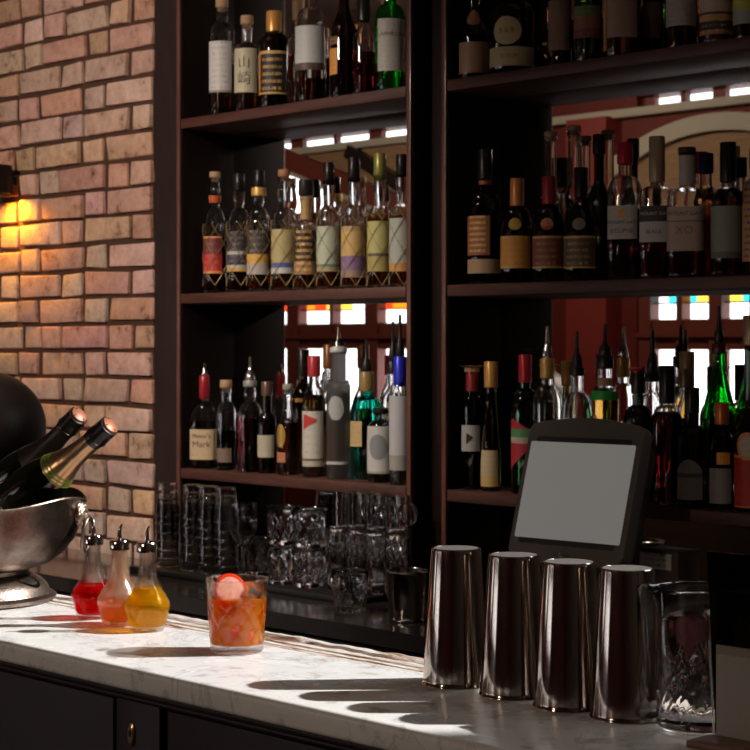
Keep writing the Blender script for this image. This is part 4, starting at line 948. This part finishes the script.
gs.matrix_local = Rz @ Matrix.Translation((-.010, -.010, .088)) @ Matrix.Rotation(math.radians(68), 4, 'X') @ Matrix.Rotation(.25, 4, 'Y')
pu = lathe('pulp', [(0, 0), (.0185, 0), (.018, .0014), (.010, .002), (0, .0022)], PITH, gs, seg=36, loc=(0, -.001, .0036))
p1 = chunk('citrus_peel', REDP, ck, .024, (0, 0, 0), (0, 0, 0), 21); p1.scale = (1.0, .45, .75); p1.matrix_local = Rz @ Matrix.Translation((-.010, -.024, .026)) @ Matrix.Rotation(.15, 4, 'Y') @ Matrix.Diagonal((1, .45, .7, 1))
p2 = chunk('orange_peel', mat('orange_citrus', (.95, .30, .02), .3, trans=.3, ior=1.3), ck, .018, (0, 0, 0), (0, 0, 0), 22); p2.matrix_local = Rz @ Matrix.Translation((.013, -.024, .024)) @ Matrix.Rotation(-.5, 4, 'Y') @ Matrix.Diagonal((1, .45, .8, 1))
p3 = chunk('citrus_peel', REDP, ck, .020, (0, 0, 0), (0, 0, 0), 23); p3.matrix_local = Rz @ Matrix.Translation((-.018, -.018, .068)) @ Matrix.Rotation(-.7, 4, 'Y') @ Matrix.Diagonal((.9, .4, 1.1, 1))
# ------------------------------------------------------------------ three dasher bottles
CRY = thin_mat('crystal', (1, .99, .98), .97, .25, refr=.2, f0=.02)
def dasher(px, py, k, lc, fz, label, sp, frost=0):
    t = thing('bitters_bottle', label, 'bottle', group='three bitters bottles beside the ice bucket')
    X, Y, s = z_plane(px, py, CZ); t.location = (X, Y, CZ+.0003); t.rotation_euler = (0, 0, sp); print('dash', X, Y, s)
    P = [(0, .002), (.020, .002), (.0245, 0), (.0265, .003), (.0290, .012), (.0345, .032), (.0352, .038), (.0335, .045), (.0265, .056), (.0190, .067), (.0145, .079), (.0128, .092), (.0122, .118), (.0125, .122)]
    P = [(a*k, b*k) for a, b in P]; wl = .0022
    inn = [(max(a-wl, .001), max(b, .0075)) for a, b in P[3:]]
    gm = CRY if not frost else thin_mat('misted_crystal', (1, .96, .92), .97, .6, refr=.3, rough=.2, diff=.12, dcol=(.8, .5, .32))
    fl = lambda R, Z, a: (R*(1-.02*abs(math.sin(6*a))) if Z < .014 and R > .02 else R, Z)
    lathe('glass_body', P+[(P[-1][0]-wl, P[-1][1])]+inn[::-1]+[(0, .0075)], gm, t, seg=60, rf=fl)
    li = [(0, .0071)]+[(a+.0005, b) for a, b in inn if b < fz and b >= .0075]
    # radius at fill
    rr = li[-1][0]
    for (a0, b0), (a1, b1) in zip(inn, inn[1:]):
        if b0 <= fz <= b1 and b1 > b0: rr = a0+(a1-a0)*(fz-b0)/(b1-b0)+.0005
    lathe('liquid', li+[(rr, fz), (0, fz)], thin_mat('bitters', lc, 1, .0, refr=.3, diff=.22, f0=.0), t, seg=60)
    zt = P[-1][1]
    c = lathe('metal_cap', [(0, zt+.0004), (.0128*k, zt+.0004), (.0150*k, zt-.004), (.0155*k, zt-.004), (.0158*k, zt+.008), (.0140*k, zt+.011), (.006, zt+.013), (0, zt+.013)], CHROME, t, seg=36)
    tube('dash_spout', [(0, 0, zt+.0132), (0, 0, zt+.022), (.0015, 0, zt+.030), (.004, 0, zt+.035)], [.0042, .0030, .0022, .0014], CHROME, c, sides=10)
    return t
dasher(93.5, 618, .98, (.85, .01, .015), .052, 'round bitters bottle filled with bright red liquid', 2.6)
dasher(119.5, 625, .98, (.98, .42, .05), .034, 'misted bitters bottle a third full of orange liquid, middle of the three', 1.0, 1)
dasher(147, 630.5, 1.0, (.95, .62, .02), .064, 'bitters bottle filled with yellow liquid, nearest the cocktail', .4)
# ------------------------------------------------------------------ champagne bucket
bk = thing('champagne_bucket', 'large tarnished silver footed champagne bowl with wavy rim', 'ice bucket')
X, Y, s = z_plane(-30, 600, CZ); bk.location = (X, Y, CZ+.0003); print('bucket', X, Y, s)
BX, BYY = X, Y
AGED, n, b = nt('tarnished_silver'); b.inputs['Metallic'].default_value = 1
tc = n.nodes.new('ShaderNodeTexCoord'); t_ = n.nodes.new('ShaderNodeTexNoise'); t_.inputs['Scale'].default_value = 9; t_.inputs['Detail'].default_value = 9; t_.inputs['Roughness'].default_value = .7
r_ = n.nodes.new('ShaderNodeValToRGB'); r_.color_ramp.elements[0].position = .35; r_.color_ramp.elements[1].position = .7
r_.color_ramp.elements[0].color = (.09, .06, .045, 1); r_.color_ramp.elements[1].color = (.33, .27, .23, 1)
n.links.new(tc.outputs['Object'], t_.inputs['Vector']); n.links.new(t_.outputs['Fac'], r_.inputs[0]); n.links.new(r_.outputs[0], b.inputs['Base Color'])
t2 = n.nodes.new('ShaderNodeTexNoise'); t2.inputs['Scale'].default_value = 220; bp = n.nodes.new('ShaderNodeBump'); bp.inputs['Strength'].default_value = .5; bp.inputs['Distance'].default_value = .0012
n.links.new(tc.outputs['Object'], t2.inputs['Vector']); n.links.new(t2.outputs['Fac'], bp.inputs['Height']); n.links.new(bp.outputs['Normal'], b.inputs['Normal']); b.inputs['Roughness'].default_value = .36
RB = .166
def wav(R, Z, a):
    k = max(0, (Z-.13)/.05); w = .007*math.cos(5*(a-.35))*k
    return R*(1+.012*k*math.cos(5*(a-.35))), Z+w
lathe('bowl', [(0, .052), (.080, .052), (.104, .054), (.132, .063), (.156, .080), (.176, .105), (.187, .135), (.192, .158), (.195, .168), (.198, .172), (.197, .174), (.194, .173), (.190, .168), (.187, .158), (.181, .135), (.169, .108), (.148, .086), (.120, .070), (0, .062)], AGED, bk, seg=120, rf=wav)
lathe('pedestal', [(0, 0), (.138, 0), (.143, .003), (.144, .008), (.138, .012), (.134, .013), (.132, .018), (.128, .026), (.120, .034), (.110, .040), (.102, .043), (.097, .047), (.098, .0535), (.090, .0542), (0, .050)], AGED, bk, seg=96)
ra = math.radians(-2)+math.atan2(-X, Y)-.0                       # handle on the side seen at picture right
Mh = Matrix.Rotation(ra-.35, 4, 'Z')
bm = bmesh.new(); bmesh.ops.create_icosphere(bm, subdivisions=4, radius=1)
for v in bm.verts:
    nn = _noise.noise(v.co*3.5)*.18+_noise.noise(v.co*8)*.08
    v.co = Vector((v.co.x*.010*(1+nn), v.co.y*.017*(1+nn), v.co.z*.021*(1+nn)))
hd = from_bm('lion_mask_boss', bm, mat('worn_silver', (.55, .42, .33), .3, metal=1, bump=.6, bscale=300), bk); hd.matrix_local = Mh @ Matrix.Translation((.196, 0, .146))
rg = tube('ring_handle', [(0, .021*math.cos(a), .028*math.sin(a)) for a in [2*PI*i/36 for i in range(36)]], .0036, AGED, hd, sides=10, closed=True); rg.matrix_local = Matrix.Translation((.009, 0, -.032)) @ Matrix.Rotation(.12, 4, 'Y')
# champagne bottles
def champagne(base, axis, label, gfoil, seed, foilc, stripe=True, spin=0):
    t = thing('champagne_bottle', label, 'bottle', group='champagne bottles in the silver bowl')
    ax = Vector(axis).normalized(); q = Vector((0, 0, 1)).rotation_difference(ax)
    t.rotation_mode = 'QUATERNION'; t.rotation_quaternion = q; t.location = base
    P = [(0, .004), (.030, .004), (.040, 0), (.043, .004), (.0438, .012), (.0438, .120), (.043, .140), (.0395, .162), (.033, .184), (.026, .204), (.0205, .222), (.0175, .240), (.0158, .262), (.0150, .284), (.0165, .287), (.0165, .293), (.0145, .297), (0, .297)]
    lathe('glass_body', P, mat('dark_green_glass', (.025, .06, .018), .04, trans=.9, ior=1.5, coat=.3), t, seg=48)
    rr = lambda z, a=0: next((r0+(r1-r0)*(z-z0)/(z1-z0) for (r0, z0), (r1, z1) in zip(P[4:], P[5:]) if z0 <= z <= z1 and z1 > z0), .015)
    lathe('neck_foil', [(rr(z)+.0008, z) for z in (.186, .200, .215, .230, .245, .262, .276, .284)]+[(.0155, .284)], gfoil, t, seg=40)
    if stripe:
        for z in (.188, .194, .200): lathe('foil_stripe', [(rr(z-.0014)+.0013, z-.0014), (rr(z+.0014)+.0013, z+.0014)], plain((.20, .30, .04), .35, .2), t, seg=40)
    lathe('cork_foil', [(.0168, .276), (.0178, .281), (.0184, .292), (.0165, .300), (.0162, .304), (.0175, .310), (.0172, .318), (.012, .3205), (0, .321)], plain((.015, .012, .012), .3), t, seg=32)
    lathe('cork_cap', [(0, .3212), (.012, .3212), (.0135, .319), (.0150, .3195), (.0140, .3225), (.009, .3245), (0, .325)], plain(tuple(v*.55 for v in foilc), .45, .1), t, seg=32)
    cg = bmesh.new()
    for k in range(4):
        a = k*PI/2+.3; tube_bm([(.0190*math.cos(a), .0190*math.sin(a), .288), (.0186*math.cos(a), .0186*math.sin(a), .303), (.0182*math.cos(a), .0182*math.sin(a), .318), (.010*math.cos(a), .010*math.sin(a), .3255)], .0006, cg, sides=5)
    tube_bm([(.0192*math.cos(a), .0192*math.sin(a), .288) for a in [2*PI*i/24 for i in range(24)]], .0006, cg, sides=5, closed=True)
    from_bm('wire_cage', cg, CHROME, t)
    return t
FG = mat('gold_foil', (.62, .40, .22), .28, metal=.9, bump=.3, bscale=120); FD = mat('dark_foil', (.06, .045, .04), .35, metal=.5, bump=.3, bscale=120)
def lean(px0, py0, Y0, px1, py1, Y1):
    X0, s0 = y_plane(px0, Y0); X1, s1 = y_plane(px1, Y1)
    m = Vector((X0, Y0, H-(py0-HZ)/s0)); tp = Vector((X1, Y1, H-(py1-HZ)/s1)); ax = (tp-m).normalized(); return tp-ax*.325, ax
champagne(*lean(34, 490, 1.652, 112, 424, 1.70), 'champagne bottle with gold neck foil and green striped collar', FG, 1, (.55, .18, .07))
b2 = Vector((-2.745, 1.678, 1.217)); Xq, sq_ = y_plane(62, 1.715); t2_ = Vector((Xq, 1.715, H-(433-HZ)/sq_))
champagne(b2, t2_-b2, 'dark foiled champagne bottle behind the gold foiled one', FD, 2, (.50, .16, .07), stripe=False)
# ice in the bowl
random.seed(8); icb = None
for i in range(26):
    a = random.uniform(0, 6.28); r = .115*math.sqrt(random.random())
    z = .105+.045*random.random()
    if i < 8:
        a = ra+random.uniform(-1.9, -.5); r = random.uniform(.06, .14); z = .150+random.random()*.022
    if icb is None:
        icb = chunk('ice_chunk', ICE, None, .032, (0, 0, 0), (0, 0, 0), 50); o = icb
    else: o = icb.copy(); COL.objects.link(o)
    tag(o, 'chunk of clear ice in the tarnished silver bowl', 'ice', 'ice chunks in the silver bowl')
    o.location = (BX+r*math.cos(a), BYY+r*math.sin(a), CZ+z); o.rotation_euler = (random.random()*3, random.random()*3, random.random()*3)
# dark domed lamp behind the bowl
dl = thing('table_lamp', 'large dark round-domed lamp standing behind the silver bowl', 'lamp')
XD, s = y_plane(-12, 1.70); zc = H-(430-HZ)/s; dl.location = (XD-.10, 1.70+.0, 0)
XD, s = y_plane(-14, 2.15); zc = H-(428-HZ)/s; dl.location = (XD, 2.15, 0); rd = 62/s
lathe('dome_shade', [(rd*.96*math.cos(a)+.0, zc+rd*.92*math.sin(a)) for a in [math.radians(-35+125*i/24) for i in range(24)]]+[(0, zc+rd*.92)], mat('dark_shade', (.010, .006, .005), .45), dl, seg=64)
lathe('pole', [(0, .02), (.012, .02), (.012, zc+rd*.5), (0, zc+rd*.5)], BLACK, dl, seg=20)
lathe('foot', [(0, 0), (.13, 0), (.13, .012), (.02, .022), (0, .022)], BLACK, dl, seg=40)
# ------------------------------------------------------------------ wall sconce
sc = thing('wall_sconce', 'small dark sconce throwing orange light down the brick wall', 'wall lamp')
XS, s = y_plane(-2, 2.87); zs_ = H-(180-HZ)/s; sc.location = (XS, 2.87, zs_)
lathe('shade', [(.040, -.043), (.042, -.041), (.042, .041), (.040, .043), (0, .043), (0, .039), (.038, .038), (.038, -.043)], mat('sconce_metal', (.02, .010, .008), .4, metal=.5), sc, seg=40)
box('wall_bracket', -.012, .012, .042, .058, -.012, .012, BLACK, sc, bev=.002)
lathe('bulb', [(0, -.030), (.012, -.022), (.016, -.008), (.012, .008), (.007, .02), (0, .036)], mat('bulb', (1, .5, .1), .3, emit=(1, .42, .06), estr=12), sc, seg=20)
# ------------------------------------------------------------------ light
def light(name, kind, loc, energy, col, target=None, **k):
    l = bpy.data.lights.new(name, kind); l.energy = energy; l.color = col
    for a, v in k.items(): setattr(l, a, v)
    o = bpy.data.objects.new(name, l); COL.objects.link(o); o.location = loc
    if target is not None: o.rotation_euler = (Vector(target)-Vector(loc)).to_track_quat('-Z', 'Y').to_euler()
    return o
SUND = Vector((-.90, -1.02, -1.0))
light('sun', 'SUN', (1, 4, 4), 7.6, (1, .97, .93), target=Vector((1, 4, 4))+SUND, angle=math.radians(.9))
# daylight portals in the real windows
def portal(x0, x1, y, z0, z1, facing):
    l = bpy.data.lights.new('window_daylight', 'AREA'); l.shape = 'RECTANGLE'; l.size = x1-x0; l.size_y = z1-z0; l.cycles.is_portal = True
    o = bpy.data.objects.new('window_daylight', l); COL.objects.link(o); o.location = ((x0+x1)/2, y, (z0+z1)/2)
    o.rotation_euler = (PI/2, 0, 0) if facing < 0 else (-PI/2, 0, 0)
    return o
o = portal(WX0, WX1, YB+.21, WZ0, WZ1, -1); o.rotation_euler = Vector((0, -1, 0)).to_track_quat('-Z', 'Z').to_euler()
for a, b_ in bays:
    for z0, z1 in ((.95, H+.36), (H+1.585, H+1.745)):
        o = portal(a, b_, TY-.21, z0, z1, 1); o.rotation_euler = Vector((0, 1, 0)).to_track_quat('-Z', 'Z').to_euler()
w = bpy.data.worlds.new('sky'); SC.world = w; w.use_nodes = True
bgn = w.node_tree.nodes['Background']; bgn.inputs[0].default_value = (.94, .96, 1, 1); bgn.inputs[1].default_value = 3.6
# unseen warm spots added to brighten brick, glasses, bar front and mirrored wall
light('fill_spot', 'SPOT', (-3.1, .4, 2.75), 170, (1, .83, .70), target=(-4.30, 2.93, 1.35), spot_size=math.radians(75), spot_blend=.8, shadow_soft_size=.10)
light('fill_spot', 'SPOT', (-3.35, 1.5, 3.3), 85, (1, .88, .76), target=(-3.25, 2.85, 1.0), spot_size=math.radians(48), spot_blend=.9, shadow_soft_size=.15)
light('fill_spot', 'SPOT', (-1.9, -1.0, 2.1), 30, (1, .78, .58), target=(-2.0, 1.42, 1.0), spot_size=math.radians(60), spot_blend=.9, shadow_soft_size=.06)
for q, (lx, lt) in enumerate(((-10, -10.3), (-8.2, -8.0), (-6.4, -6.2))):
    light('fill_spot', 'SPOT', (lx, -.6, 3.6), 62, (1, .80, .60), target=(lt, -3.2, 2.5), spot_size=math.radians(85), spot_blend=.9, shadow_soft_size=.1)
light('sconce_light', 'SPOT', (XS, 2.87, zs_-.035), 8, (1, .43, .01), target=(XS+.12, 2.93, zs_-1), spot_size=math.radians(150), spot_blend=.8, shadow_soft_size=.01)
# ------------------------------------------------------------------ render settings
cy = SC.cycles
cy.max_bounces = 14; cy.transmission_bounces = 14; cy.glossy_bounces = 6; cy.diffuse_bounces = 3; cy.transparent_max_bounces = 12
cy.sample_clamp_indirect = 4; cy.use_denoising = True; cy.blur_glossy = .5
SC.view_settings.view_transform = 'Standard'; SC.view_settings.look = 'None'; SC.view_settings.gamma = 1; SC.view_settings.exposure = 0
SC.view_settings.use_curve_mapping = False
